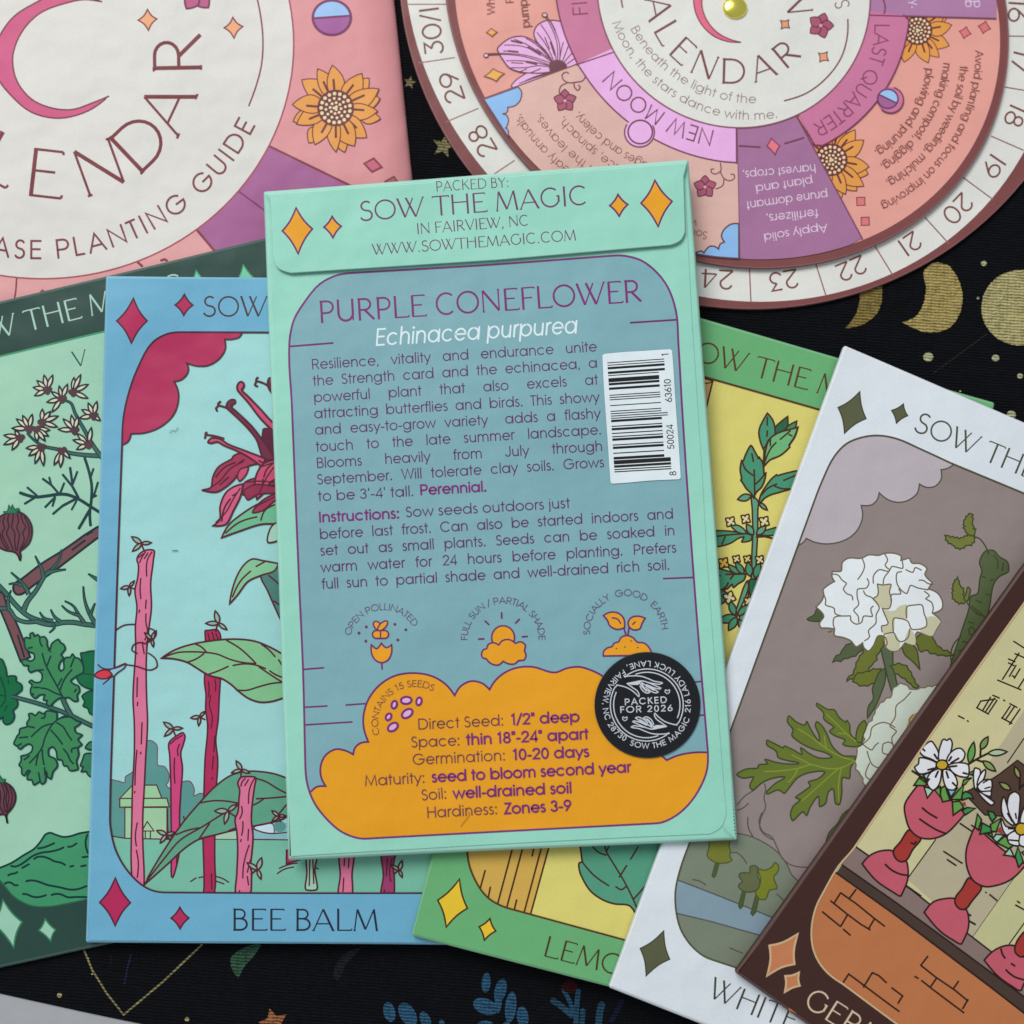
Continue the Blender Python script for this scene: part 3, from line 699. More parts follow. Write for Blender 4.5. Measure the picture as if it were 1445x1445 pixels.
S.zoom(1200, 0, 245); S.text('d', (1082, 62), None, 12, wl, d=(-.1, -1), w=10); S.text('and', (1010, 60), None, 12, wl, d=(-.1, -1), w=10); S.text('y.', (500, 0), None, 12, wl, d=(.15, 1), w=10)
# new moon segment
S.zoom(); S.part('phase_segment', pd, 'beige segment of the new moon')
S.fill([(1039, 150)] + sect(EP, (1043.5, 364), (683, 139)) + [(813, 91.5), (860, 60)], (224, 182, 172)); S.line([(683, 139), (816, 90)], 1.6, (128, 82, 82))
S.part('phase_lettering', pd); S.zoom(640, 120, 320)
for s, a, m, b, h in (('leafy annuals,', (735, 560), (540, 380), (403, 202), 12.2), ('in the leaves.', (905, 560), (675, 375), (533, 202), 12.2), ('lettuce, spinach,', (1155, 600), (832, 375), (683, 222), 12.2), ('cabbages and celery.', (1400, 580), (962, 362), (782, 188), 12.2)): S.arc(s, a, m, b, h, brn, 'g', 9)
S.zoom(960, 180, 240); S.text('South of', (236, 888), None, 11, brn, d=(-1, -.2)); S.text('west', (150, 790), None, 11, brn, d=(-1, -.3))
S.part('vine_print', pd); vc = (128, 76, 84)
S.lines([[(340, 300), (342, 370), (300, 395), (265, 382), (262, 355), (285, 352)], [(340, 370), (370, 430), (420, 452), (460, 430), (455, 398), (430, 398)], [(370, 440), (362, 490), (300, 522)]], 1.4, vc); flower5(S, 210, 505, 98, -1.57)
S.zoom(680, 0, 200); S.part('vine_print', pd)
S.lines([[(885, 750), (860, 735), (820, 760), (830, 812), (880, 842), (960, 838), (1030, 822), (1055, 785)], [(940, 845), (945, 890), (980, 922), (1002, 890), (985, 868)], [(865, 848), (805, 880), (790, 940), (800, 970)]], 1.5, vc); flower5(S, 848, 1028, 118, -1.6)
S.part('cloud_print', pd); bl = (142, 188, 238)
S.shape([(20, 1012, 1), (368, 888, 1), (402, 930), (392, 1020), (340, 1075), (262, 1095, 1), (265, 1120), (250, 1150), (210, 1160, 1), (255, 1180), (272, 1230), (250, 1300), (235, 1305, 1), (262, 1320), (268, 1390, 1)], bl, (120, 82, 96), 1.6)
S.zoom(960, 180, 240)
S.part('cloud_print', pd); S.shape([(497, 816, 1), (430, 822), (370, 870), (350, 920), (375, 973, 1), (340, 990), (325, 1032, 1), (290, 1010), (250, 1010), (200, 1065, 1), (180, 1050), (140, 1060, 1), (140, 1075, 1), (300, 1098), (498, 1112, 1)], bl, (100, 70, 80), 1.8)
# names ring
S.zoom(); ER = ell(1033.4, -12.9, 256.8, 236.2, 34.6, n=120); EC = ell(1035.3, -11.7, 196.8, 187.9, 42.6, n=120)
rl = (128, 62, 92)
def ringpart(p, q, col, lab):
    S.part('name_band', pd, lab); arc_ = sect(ER, p, q); S.fill([C0] + arc_, col); S.part('band_line', pd); S.line(arc_, 1.7, rl)
ringpart((815, 90.5), (790, -110), (204, 124, 158), 'rose band of the first quarter')
ringpart((1039.3, 229.5), (815, 90.5), (236, 180, 232), 'lilac band of the new moon')
ringpart((1275, 21), (1150.5, 204.5), (204, 122, 160), 'rose band of the last quarter')
for l in ([(865, 74), (813, 91.5)], [(1039, 175), (1039.4, 231)], [(1122, 160), (1152, 208)], [(1215, 21), (1277, 23)]): S.part('band_line', pd); S.line(l, 1.6, rl)
S.part('moon_tab', pd)
S.zoom(800, 0, 400); S.fill(ell(370, 675, 76, 74), (236, 180, 232)); S.line(ell(370, 675, 76, 74, 0, -28, 212), 1.7, rl); S.line(ell(374, 673, 62, 60), 2.0, (112, 66, 88), False, True)
S.part('moon_tab', pd); S.zoom(1140, 0, 200); S.fill(ell(845, 1020, 130, 130), (204, 122, 160)); S.line(ell(845, 1020, 130, 130, 0, -75, 135), 1.7, rl)
S.fill(ell(815, 1008, 104, 98), (166, 100, 150)); S.fill(ell(815, 1008, 104, 98, 0, 205, 385), (160, 200, 246)); S.line(ell(815, 1008, 104, 98), 1.9, (112, 60, 100), False, True); S.line([(722, 962), (908, 1052)], 1.8, (112, 60, 100))
S.zoom(1200, 0, 245); S.line([(272, -10), (290, 60), (280, 115)], 1.6, rl, True)
S.zoom(960, 180, 240); S.line([(500, 155), (680, 165)], 1.6, rl); S.line([(885, 135), (965, 112), (1050, 85)], 1.6, rl)
S.part('diamond', pd); S.shape(diamond((775, 90), (845, 155), (805, 230), (735, 155), .08), (232, 122, 138), (140, 66, 100), 1.4, False)
S.part('name_lettering', pd)
S.zoom(800, 0, 400); S.arc('NEW MOON', (708, 697), (474, 606), (228, 408), 22.5, (122, 72, 92), 'g', 8.5, 6)
S.zoom(1140, 0, 200); S.arc('LAST QUARTER', (755, 285), (622, 812), (125, 1310), 21, (140, 70, 98), 'g', 8, 4)
S.zoom(680, 0, 200); S.text('FIRST', (1082, 155), None, 21.5, (140, 70, 98), d=(-.08, -1), w=8, track=4)
# centre
S.zoom(); cd = S.part('centre_disc', pd, 'white centre of the upper disc'); S.fill(EC, wht); S.line(EC, 1.8, (140, 84, 96), False, True)
S.part('crescent', cd); S.zoom(800, 0, 400); S.shape([(642, -60, 1), (645, 0), (655, 60), (690, 130), (750, 185), (820, 212), (888, 216, 1), (820, 196), (760, 160), (712, 100), (690, 40), (690, -20), (700, -60, 1)], (224, 112, 138), (140, 66, 86), 1.5)
S.part('title_lettering', cd); S.arc('ALENDAR', (470, 42), (722, 338), (1128, 262), 35, (124, 76, 76), 'd', 8.5, 12); S.glyph('N', (1182, 8), (-.1, -1), 36, (124, 76, 76)); S.glyph('S', (1402, 22), (-.2, -1), 21, (136, 96, 94), 'g', 7)
S.part('motto_lettering', cd); S.arc('Beneath the light of the', (352, 152), (585, 395), (945, 503), 12.5, (148, 122, 118), 'g', 9); S.arc('Moon, the stars dance with me.', (262, 135), (512, 448), (1066, 578), 12.5, (148, 122, 118), 'g', 9)
S.part('curved_line', cd); S.line([(1108, 514), (1225, 473), (1330, 390), (1400, 290), (1430, 180), (1432, 98)], 1.8, (128, 80, 80), True); S.part('curved_line', cd); S.line([(272, -30), (284, 38)], 1.8, (128, 80, 80))
S.part('flower_print', cd); flower5(S, 1294, 130, 66, -1.25)
for x, y, r, t in ((1112, 124, 30, .7), (1308, 290, 32, .65)): S.part('star', cd); S.shape(sq(x, y, r, t, .22), (236, 164, 120), (130, 86, 80), 1.4, False)
# brass pin: domed head
bp = Part('brass_pin', wh, wh.location.copy()); c = flat(2.7).pt((1036.7, 12)); mb = plain('polished_brass', (255, 240, 112), 0.22, 1.0)
prof = [(0, 1.25)] + [(2.42 * math.sin(a), 0.45 + 0.8 * math.cos(a)) for a in (0.25, .5, .75, 1.0, 1.25, 1.45)] + [(2.45, 0.35), (2.35, 0.15), (2.1, 0.02)]
for (r0, z0), (r1, z1) in zip(prof, prof[1:]):
    for i in range(36):
        a, b = 2 * math.pi * i / 36, 2 * math.pi * (i + 1) / 36
        P = lambda r, z, t: c + Vector((r * math.cos(t), r * .93 * math.sin(t), z)) * MM
        bp.face([P(r0, z0, a), P(r1, z1, a), P(r1, z1, b), P(r0, z0, b)] if r0 > 0 else [P(0, z0, 0), P(r1, z1, a), P(r1, z1, b)], mb)
# ================================================================ dark green packet, far left
GRP = 'illustrated seed packets fanned on the cloth'
PG = Plane(((0, 430), 5.4), ((400, 330), 5.4), ((0, 1360), 2.0))
QG = [(-206, 475), (382, 334.3), (590, 1236.6), (-36, 1373.5)]
gp = thing('seed_packet', 'dark green seed packet with a mint panel of seed pods and leaves, leftmost of all', 'seed packet', at_z((100, 900), .6 * MM), GRP)
S = Sheet(gp, PG); dg = (42, 72, 65)
S.part('envelope'); S.slab(QG, 1.5, dg, [3, 3, 4, 3], 0.6)
ink, mint = (30, 62, 62), (160, 208, 182)
S.part('printed_panel'); S.zoom()
S.fill(smooth([(-150, 538.5, 1), (0, 502.5), (144, 468.6), (420, 404, 1), (560, 1180, 1), (121.4, 1269), (88.2, 1276.1), (72.7, 1278.7), (58.1, 1279.5), (43.6, 1277.7), (31.1, 1272.5), (18.7, 1264.2), (6.2, 1249.7), (0, 1242), (-60, 1100)], True), mint)
S.line([(-150, 538.5), (144, 468.6), (420, 404)], 2.2, (70, 150, 112))
S.part('mound_print'); S.zoom(0, 1150, 150); mnd, mi = (66, 150, 106), (16, 56, 56)
S.fill(smooth([(-500, 900, 1), (-200, 790), (0, 718), (150, 655), (320, 548), (470, 455), (560, 350), (620, 265), (680, 243), (760, 270), (860, 298), (960, 288), (1080, 250), (1200, 230), (1500, 180, 1), (1600, 1000, 1), (1170, 1147), (850, 1215), (700, 1240), (560, 1248), (420, 1230), (300, 1180), (180, 1100), (60, 960), (0, 890), (-200, 750, 1)], True), mnd)
S.lines([[(-200, 790), (0, 718), (150, 655), (320, 548), (470, 455), (560, 350), (620, 265), (680, 243), (760, 270), (860, 298), (960, 288), (1080, 250), (1200, 230), (1500, 180)],
         [(515, 455), (600, 440), (690, 405), (740, 383)], [(920, 432), (965, 430), (1045, 383)], [(148, 692), (190, 702), (250, 690), (340, 635), (460, 550), (560, 515), (700, 495), (800, 470), (868, 440)],
         [(462, 602), (500, 575), (580, 568), (660, 590), (740, 630), (830, 650), (888, 682)], [(950, 703), (1000, 690)], [(300, 722), (395, 668)], [(108, 822), (160, 800), (200, 795), (238, 775)], [(62, 937), (100, 918), (150, 922), (200, 955), (245, 955)],
         [(352, 903), (420, 890), (500, 900), (640, 950), (820, 985), (930, 1012), (1040, 1012), (1180, 965)], [(308, 1075), (360, 1078), (440, 1110), (500, 1118), (580, 1105), (628, 1090)], [(697, 1090), (770, 1072), (830, 1080), (920, 1118), (1040, 1115), (1180, 1118)],
         [(1118, 575), (1200, 565)], [(1100, 698), (1170, 685)], [(1190, 265), (1165, 350), (1168, 430), (1195, 520)]], 2.4, mi)
S.line([(-100, 830), (0, 890), (60, 960), (180, 1100), (300, 1180), (420, 1230), (560, 1248), (700, 1240), (850, 1215), (1170, 1147)], 1.5, (40, 110, 80), True)
S.part('diamond'); S.zoom(0, 1045, 400); S.shape(diamond((15, 812), (112, 925), (70, 1055), (-40, 930), .14), (156, 206, 182), (56, 128, 92), 2.0, False)
S.part('diamond'); S.shape(diamond((230, 910), (283, 965), (258, 1022), (198, 968), .12), (156, 206, 182), (56, 128, 92), 1.8, False)
S.zoom(0, 380, 400)
S.zoom(0, 0, 400)
S.part('diamond'); S.shape(diamond((1240, 1350), (1310, 1430), (1280, 1540), (1200, 1440), .12), (120, 205, 168), (70, 150, 112), 1.5, False)
S.part('diamond'); S.shape(diamond((1000, 1378), (1040, 1425), (1020, 1480), (975, 1435), .12), (120, 205, 168), (70, 150, 112), 1.5, False)
S.zoom(); S.part('heading_lettering'); S.text('SOW THE MAGIC', (-68, 493.5), (262, 413), 29.5, (168, 206, 188), 'd', 8)
S.part('numeral_lettering'); S.zoom(0, 380, 400); S.glyph('V', (405, 455), (.985, -.17), 22, (48, 88, 86))
# stems, seed pods and leaves
S.part('branch_print'); S.zoom(0, 760, 150); br, bk = (118, 78, 82), (30, 44, 54)
S.shape([(190, 625), (180, 690), (220, 755), (280, 760), (330, 735), (430, 655), (700, 465), (830, 370), (1300, 10), (1420, -80), (1380, -170), (1200, -80), (1000, 60), (840, 170), (560, 345), (300, 545)], br, bk, 2.6)
S.lines([[(980, 155), (1155, 25)], [(1180, -50), (1260, -100)]], 2.4, bk)
S.shape([(-60, 720, 1), (30, 740), (90, 900), (210, 1120), (310, 1360), (410, 1610, 1), (280, 1670, 1), (200, 1460), (100, 1200), (20, 1010), (-60, 830)], br, bk, 2.4)
S.line([(240, 1310), (270, 1410), (330, 1610)], 2.2, bk)
S.part('stem_print'); gs, gi = (62, 104, 92), (22, 62, 64)
def twig(pts, w0, w1, col=gs, out=gi):
    P = smooth([S.T(p) for p in pts]); n = len(P); Q = S.zm; S.zoom()
    A_, B_ = [], []
    for i, p in enumerate(P):
        a, b = P[max(0, i - 1)], P[min(n - 1, i + 1)]; l = math.hypot(b[0] - a[0], b[1] - a[1]) or 1; h = (w0 + (w1 - w0) * i / (n - 1)) / 2
        A_.append((p[0] - (b[1] - a[1]) / l * h, p[1] + (b[0] - a[0]) / l * h)); B_.append((p[0] + (b[1] - a[1]) / l * h, p[1] - (b[0] - a[0]) / l * h))
    S.fill(A_ + B_[::-1], col); S.line(A_, 1.3, out); S.line(B_, 1.3, out); S.zm = Q
twig([(-60, 600), (60, 720), (230, 920), (380, 1050), (560, 1120), (720, 1150)], 6, 6)
twig([(-60, 960), (120, 960), (210, 1080), (320, 1130), (480, 1130)], 5, 5)
twig([(480, 1120), (700, 1170), (860, 1140), (1000, 1140), (1150, 1165), (1400, 1190)], 6, 6)
twig([(320, 980), (370, 860), (480, 720), (640, 470), (720, 400), (790, 310), (840, 150)], 7, 2)
for l, w in (([(390, 760), (330, 640), (260, 560), (150, 460)], 6), ([(300, 640), (210, 610), (120, 620)], 4), ([(590, 520), (560, 400), (520, 320), (478, 235)], 5), ([(650, 460), (740, 440), (895, 420)], 6), ([(120, 960), (110, 820), (150, 705)], 5),
             ([(720, 1120), (600, 1080), (540, 1000)], 5), ([(820, 1130), (740, 1060), (690, 965)], 5), ([(720, 1160), (740, 1200), (670, 1280)], 4), ([(1140, 1140), (1060, 1020), (1000, 920), (880, 850)], 5), ([(1060, 1040), (930, 990), (840, 910)], 4),
             ([(1300, 1160), (1210, 1010), (1150, 830), (1132, 650)], 6), ([(1230, 1030), (1290, 880)], 4), ([(1330, 560), (1200, 480)], 5)): twig(l, w, 1.2)
S.zoom(0, 640, 150)
for l, w in (([(1150, 60), (1210, 250), (1245, 430), (1240, 640), (1220, 800), (1230, 980)], 3.2), ([(1450, 860), (1230, 720), (1050, 610), (920, 560), (820, 552), (640, 575), (480, 590), (270, 532)], 3.6)): S.line(l, w, gi, True)
for a, b, w in (((500, 570), (370, 460), 2.6), ((470, 600), (335, 682), 2.6), ((790, 535), (700, 430), 2.6), ((700, 430), (580, 342), 2.8), ((690, 410), (668, 322), 2.4), ((820, 530), (872, 400), 2.4), ((750, 590), (612, 730), 2.6), ((745, 610), (712, 715), 2.4),
                ((1065, 600), (985, 450), 3), ((985, 450), (852, 285), 2.8), ((985, 420), (952, 190), 2.8), ((985, 420), (1050, 245), 2.4), ((1030, 615), (850, 710), 3), ((850, 710), (718, 822), 2.6), ((1040, 640), (972, 765), 2.2), ((1230, 320), (1270, 205), 2.4),
                ((1245, 600), (1310, 570), 2.4), ((1270, 590), (1330, 390), 2.4), ((1215, 770), (1070, 1020), 3.2)): S.line([a, b], w, gi)
S.zoom(0, 500, 150)
twig([(1420, 1380), (1180, 1370), (950, 1340), (780, 1290), (600, 1250), (480, 1180), (370, 1070)], 5.5, 2)
twig([(1400, 1420), (1260, 1230), (1130, 1000), (1020, 800), (960, 660), (850, 620)], 5.5, 2)
fp = S.part('flower_print'); cre, fo, fc = (216, 213, 184), (40, 42, 54), (84, 56, 64)
for (cx, cy), tips in (((640, 480), [(600, 285), (715, 285), (505, 360), (455, 450), (475, 560)]), ((840, 600), [(805, 435), (915, 410), (700, 510), (640, 650), (710, 780)]), ((990, 510), [(1005, 320), (1095, 280), (1195, 410), (1190, 595)]),
                       ((1270, 830), [(1200, 665), (1315, 645), (1115, 755), (1085, 865), (1360, 900)]), ((1010, 1030), [(860, 880), (970, 830), (1060, 850), (795, 1020)]), ((1200, 1220), [(1240, 1000), (1050, 1080), (995, 1165), (1045, 1290)]),
                       ((390, 1010), [(225, 880), (310, 835), (435, 820), (165, 1005)]), ((570, 920), [(575, 750), (680, 780), (785, 840), (775, 985)]), ((490, 1010), [(670, 1030), (655, 1110), (505, 1180), (610, 1175)]),
                       ((270, 1130), [(55, 1100), (205, 1040), (55, 1225), (165, 1295)]), ((560, 1260), [(360, 1275), (395, 1375), (475, 1480), (590, 1510)]), ((840, 1300), [(735, 1500), (820, 1530), (950, 1410)])):
    for t_ in tips: S.shape(leaf((cx + (t_[0] - cx) * .12, cy + (t_[1] - cy) * .12), t_, 48 if math.hypot(t_[0] - cx, t_[1] - cy) < 170 else 58), cre, fo, 1.9, False)
    for dx, dy in ((-28, 0), (32, -8), (4, 34)): S.fill(ell(cx + dx, cy + dy, 38, n=10), fc)
S.part('seed_pod_print'); S.zoom(0, 640, 150); ro, rc = (58, 34, 46), (110, 64, 76)
def pod(pts, ribs, green):
    S.shape(pts, rc, ro, 2.2); S.lines(ribs, 1.7, ro); S.shape(green, (44, 122, 88), (26, 84, 62), 1.2, False)
pod([(-140, 1050), (-60, 920), (30, 840), (150, 800), (270, 800), (360, 860), (425, 980), (430, 1100), (390, 1220), (320, 1290), (270, 1330), (280, 1380), (270, 1460, 1), (240, 1380), (205, 1345), (60, 1310), (-60, 1240)],
    [[(60, 860), (40, 940), (60, 1010), (30, 1090), (60, 1180), (120, 1290)], [(120, 825), (105, 900), (120, 990), (90, 1080), (130, 1180), (180, 1310)], [(180, 815), (175, 900), (160, 1000), (200, 1080), (200, 1180), (215, 1320)], [(235, 815), (250, 920), (230, 1010), (265, 1100), (250, 1200), (230, 1320)], [(285, 830), (310, 930), (350, 1000), (310, 1080), (330, 1150), (270, 1300)], [(330, 860), (380, 960), (395, 1080), (360, 1190), (290, 1300)], [(0, 900), (-20, 1000), (0, 1100), (40, 1220), (100, 1300)]],
    [(60, 815), (50, 790), (100, 790), (120, 700), (150, 750), (165, 695), (195, 760), (250, 745), (265, 770), (225, 790), (240, 810)])
S.part('seed_pod_print'); S.zoom(0, 1000, 150)
pod([(-120, 1200), (-80, 1060), (30, 1000), (100, 1020), (170, 1080), (210, 1190), (190, 1300), (130, 1390), (95, 1430), (100, 1560, 1), (60, 1440), (-40, 1440)],
    [[(20, 1020), (60, 1150), (50, 1280), (70, 1400)], [(80, 1030), (120, 1160), (110, 1290), (85, 1410)], [(130, 1060), (165, 1190), (150, 1300), (100, 1410)], [(-20, 1050), (10, 1180), (0, 1320), (50, 1420)], [(50, 1020), (90, 1120), (80, 1240), (95, 1350)]], [(-30, 1010), (-10, 900), (30, 960), (70, 960), (60, 1000)])
S.part('leaf_print'); lg, ld, lo = (62, 138, 88), (16, 108, 66), (20, 62, 60)
S.zoom(0, 880, 150)
S.shape([(-40, 490), (20, 485), (60, 560), (85, 650), (95, 720), (150, 710), (215, 720), (220, 780), (290, 830), (295, 900), (240, 950), (190, 985), (240, 1070), (230, 1130), (180, 1180), (195, 1260), (160, 1340), (80, 1370), (40, 1330), (40, 1270), (-60, 1320)], ld, lo, 2)
S.lines([[(0, 720), (50, 850), (75, 970), (60, 1060), (0, 1140)], [(-20, 970), (75, 985)], [(95, 1110), (65, 1190)], [(110, 760), (120, 810)]], 1.8, (6, 76, 52))
S.shape([(1095, 410), (1150, 395), (1225, 375), (1420, 400), (1420, 900), (1230, 890), (1100, 830), (1050, 760), (1040, 690), (1130, 640)], ld, lo, 2); S.line([(1130, 680), (1250, 690)], 1.6, (6, 76, 52))
S.shape([(1190, 930), (1400, 900), (1400, 1260), (1220, 1220), (1190, 1150), (1130, 1120), (1150, 1060), (1115, 990)], ld, lo, 2)
twig([(160, 990), (500, 1080), (900, 1220), (1230, 1380), (1400, 1450)], 4.5, 5.5); twig([(830, 960), (880, 1090), (960, 1240)], 6, 6)
S.shape([(330, 215), (350, 190), (410, 200), (410, 140), (445, 125), (470, 175), (510, 150), (545, 185), (600, 178), (635, 220), (645, 310), (680, 350), (700, 280), (750, 235), (790, 215), (830, 265), (860, 280), (885, 340), (830, 430), (860, 460), (810, 540), (800, 610), (830, 645), (865, 620), (870, 500), (900, 460), (950, 460), (985, 415), (1020, 460), (1070, 475), (1130, 570), (1130, 660), (1050, 710), (960, 780), (1000, 820), (1065, 850), (1080, 920), (1050, 970), (1055, 1050), (1010, 1055), (930, 1005), (880, 1010), (820, 1010), (740, 1060), (680, 1120), (630, 1100), (640, 1050), (590, 1035), (610, 970), (540, 970), (480, 1015), (425, 970), (415, 900), (435, 830), (395, 795), (420, 770), (480, 800), (550, 790), (575, 730), (560, 670), (500, 635), (410, 660), (385, 620), (390, 575), (320, 565), (295, 500), (340, 485), (420, 510), (465, 480), (460, 410), (390, 380), (345, 330)], lg, lo, 2.1)
S.lines([[(575, 405), (610, 530), (670, 660), (760, 820), (855, 1000)], [(690, 440), (640, 570)], [(590, 630), (510, 632)], [(550, 875), (640, 890), (740, 940), (840, 975)], [(455, 868), (535, 868)], [(980, 625), (900, 720), (850, 810), (820, 900)], [(840, 745), (790, 840)], [(540, 190), (550, 270), (575, 312)], [(385, 335), (440, 322)], [(655, 350), (690, 385)], [(1005, 470), (960, 590)], [(1040, 890), (1010, 930)], [(440, 950), (460, 970)]], 2, lo)
S.zoom(0, 1000, 150)
S.shape([(640, 30), (700, 35), (770, 60), (775, 150), (870, 105), (960, 115), (1050, 170), (1100, 185), (1060, 230), (1015, 260), (1030, 320), (1115, 360), (1060, 420), (1110, 490), (1060, 530), (1070, 620), (1040, 720), (1060, 820), (950, 840), (910, 780), (870, 775), (840, 700), (790, 690), (760, 570), (720, 520), (665, 545), (665, 640), (750, 685), (780, 780), (720, 860), (690, 955), (650, 930), (630, 860), (610, 1000), (570, 1025), (540, 990), (510, 1010), (460, 1035), (430, 970), (370, 960), (380, 900), (410, 850), (380, 840), (330, 910), (300, 890), (290, 800), (260, 770), (290, 700), (285, 650), (370, 625), (430, 580), (440, 510), (400, 480), (340, 500), (270, 550), (230, 510), (190, 480), (220, 400), (235, 370), (260, 340), (270, 280), (370, 240), (365, 200), (400, 130), (390, 75), (430, 65), (480, 95), (530, 45), (590, 70), (620, 45)], lg, lo, 2.1)
S.lines([[(940, 110), (800, 140), (700, 230), (610, 400), (570, 530), (400, 740)], [(710, 205), (590, 240), (500, 310), (425, 382)], [(770, 190), (860, 250), (920, 350), (975, 430)], [(690, 290), (780, 390), (850, 485)], [(860, 545), (920, 620), (960, 710), (1000, 748)], [(575, 560), (580, 660), (600, 765)], [(605, 800), (610, 900)], [(520, 620), (500, 700), (490, 770)], [(470, 258), (370, 240)], [(380, 385), (260, 395)], [(330, 695), (400, 640)], [(525, 870), (545, 980)], [(1040, 530), (975, 555), (975, 595)], [(560, 130), (600, 125), (615, 60)], [(230, 510), (290, 475)]], 2, lo)
S.shape([(1150, 620), (1300, 620), (1300, 950), (1200, 905), (1170, 855), (1105, 855), (1130, 790), (1095, 780), (1120, 700)], (54, 128, 92), lo, 2); S.shape([(1230, 450), (1160, 535), (1240, 560), (1330, 500)], (54, 128, 92), lo, 2)

# ================================================================ blue packet
PB = Plane(((150, 390), 7.2), ((600, 390), 7.2), ((150, 1330), 4.4))
QB = [(149.6, 389.7), (748, 393), (752, 1334.5), (121.2, 1330)]
bp_ = thing('seed_packet', 'blue seed packet with a crimson flower and pink stumps on its front', 'seed packet', at_z((350, 900), .6 * MM), GRP)
S = Sheet(bp_, PB); S.part('envelope'); sky, ink = (110, 175, 206), (86, 36, 48)
S.slab(QB, 1.5, sky, [3, 3, 4, 3], 0.6)
FR = [(172, 629), (174, 590), (180, 560), (194, 520), (216, 482.4), (235.3, 471.3), (254.7, 468.6), (380.6, 469), (690, 470), (720, 490), (728, 540), (732, 1180), (722, 1230), (690, 1260), (596, 1260.4), (400, 1260.4), (235, 1259.5), (216, 1257), (199.5, 1248.5), (177, 1225), (163.3, 1200), (156.4, 1172), (155, 1156), (156, 1100), (166, 795)]
FRS = smooth([FR[0], *FR[1:7], *FR[7:]], True, 4)
S.zoom(); S.part('printed_panel'); S.fill(FRS, (160, 215, 214))
S.part('landscape_print'); S.zoom(160, 1080, 260)
tr = (92, 152, 146)
S.shape([(-60, 570, 1), (-60, 120), (30, 122), (90, 135), (95, 90), (140, 60), (220, -30), (215, -120), (235, -180), (290, -195), (340, -160), (345, -80), (350, 0), (400, 10), (435, 70), (430, 130), (415, 155), (460, 190), (540, 130), (600, 125), (635, 190), (632, 240), (680, 220), (740, 250), (760, 590, 1)], tr, (120, 82, 100), 1.4)
S.shape([(90, 330), (420, 330), (420, 580), (90, 580)], (160, 204, 164), ink, 1.4, False)
S.shape([(50, 260), (150, 155), (340, 155), (380, 258)], (158, 206, 160), ink, 1.5, False); S.shape([(50, 260), (420, 258), (438, 325), (50, 328)], (158, 206, 160), ink, 1.5, False)
S.lines([[(265, 440), (225, 515), (318, 515), (265, 440)], [(250, 520), (250, 570)], [(290, 520), (290, 570)]], 1.4, ink, False)
S.fill([(-60, 552), (90, 570), (440, 578), (800, 578), (1360, 584), (3300, 590), (3300, 1100), (-60, 1100)], (122, 190, 166)); S.line([(-30, 552), (90, 572), (440, 580), (800, 578), (1360, 584), (3300, 590)], 1.5, ink)
S.fill([(800, 545), (965, 520), (965, 578), (800, 576)], (168, 208, 180)); S.fill([(1100, 490), (1360, 450), (1360, 580), (1100, 575)], (140, 190, 196)); S.shape([(1100, 492), (1250, 460), (1260, 530), (1180, 525)], (206, 226, 240), ink, 1.2); S.line([(1100, 500), (1200, 532), (1360, 525)], 1.4, ink, True)
S.fill(ell(1305, 480, 48, 44), (92, 152, 146))
S.lines([[(605, 912), (650, 882)], [(668, 882), (760, 868), (850, 885), (905, 918)], [(805, 908), (868, 930)], [(1300, 808), (1370, 780), (1445, 765)], [(1285, 850), (1340, 815), (1415, 798)], [(425, 340), (425, 440), (430, 560)], [(550, 400), (560, 440)]], 1.7, ink)
def stump(name, pts, col, marks, w=2.0):
    S.part(name); S.shape(pts, col, ink, w); S.lines(marks, 1.7, ink)
rose, crim, hot = (220, 118, 154), (180, 46, 92), (208, 70, 128)
S.zoom(0, 740, 400)
stump('stump_print', [(1045, 545), (1065, 540), (1108, 538), (1125, 575), (1125, 760), (1118, 880), (1112, 1000), (1100, 1100), (1110, 1200), (1102, 1350), (1095, 1600), (1095, 1720), (1098, 1840), (1090, 1905), (1095, 1998), (1030, 2002), (1040, 1850), (1035, 1600), (1040, 1350), (1045, 1200), (1058, 1020), (1048, 940), (1050, 870), (1042, 800), (1050, 700)], crim,
      [[(1062, 800), (1066, 850), (1062, 880)], [(1075, 870), (1068, 920), (1082, 980), (1076, 1040)], [(1095, 790), (1100, 820), (1098, 850)], [(1058, 1050), (1062, 1020)], [(1095, 1080), (1090, 1160)], [(1088, 1180), (1082, 1250)], [(1082, 1290), (1080, 1300)], [(1078, 1780), (1080, 1860)], [(1080, 1880), (1080, 1890)], [(1072, 1960), (1068, 1990)], [(1060, 555), (1068, 590)], [(1080, 548), (1092, 585)], [(1100, 555), (1112, 585)]])
stump('stump_print', [(862, 1112), (900, 1078), (932, 1062), (942, 1075), (935, 1120), (922, 1160), (930, 1240), (922, 1360), (915, 1500), (918, 1640), (900, 1740), (880, 1800), (875, 1660), (872, 1500), (870, 1300), (865, 1180)], hot, [[(895, 1095), (930, 1075)], [(915, 1120), (905, 1150), (908, 1180)], [(890, 1190), (888, 1260), (892, 1320)], [(902, 1660), (900, 1740)], [(868, 1120), (900, 1090)]])
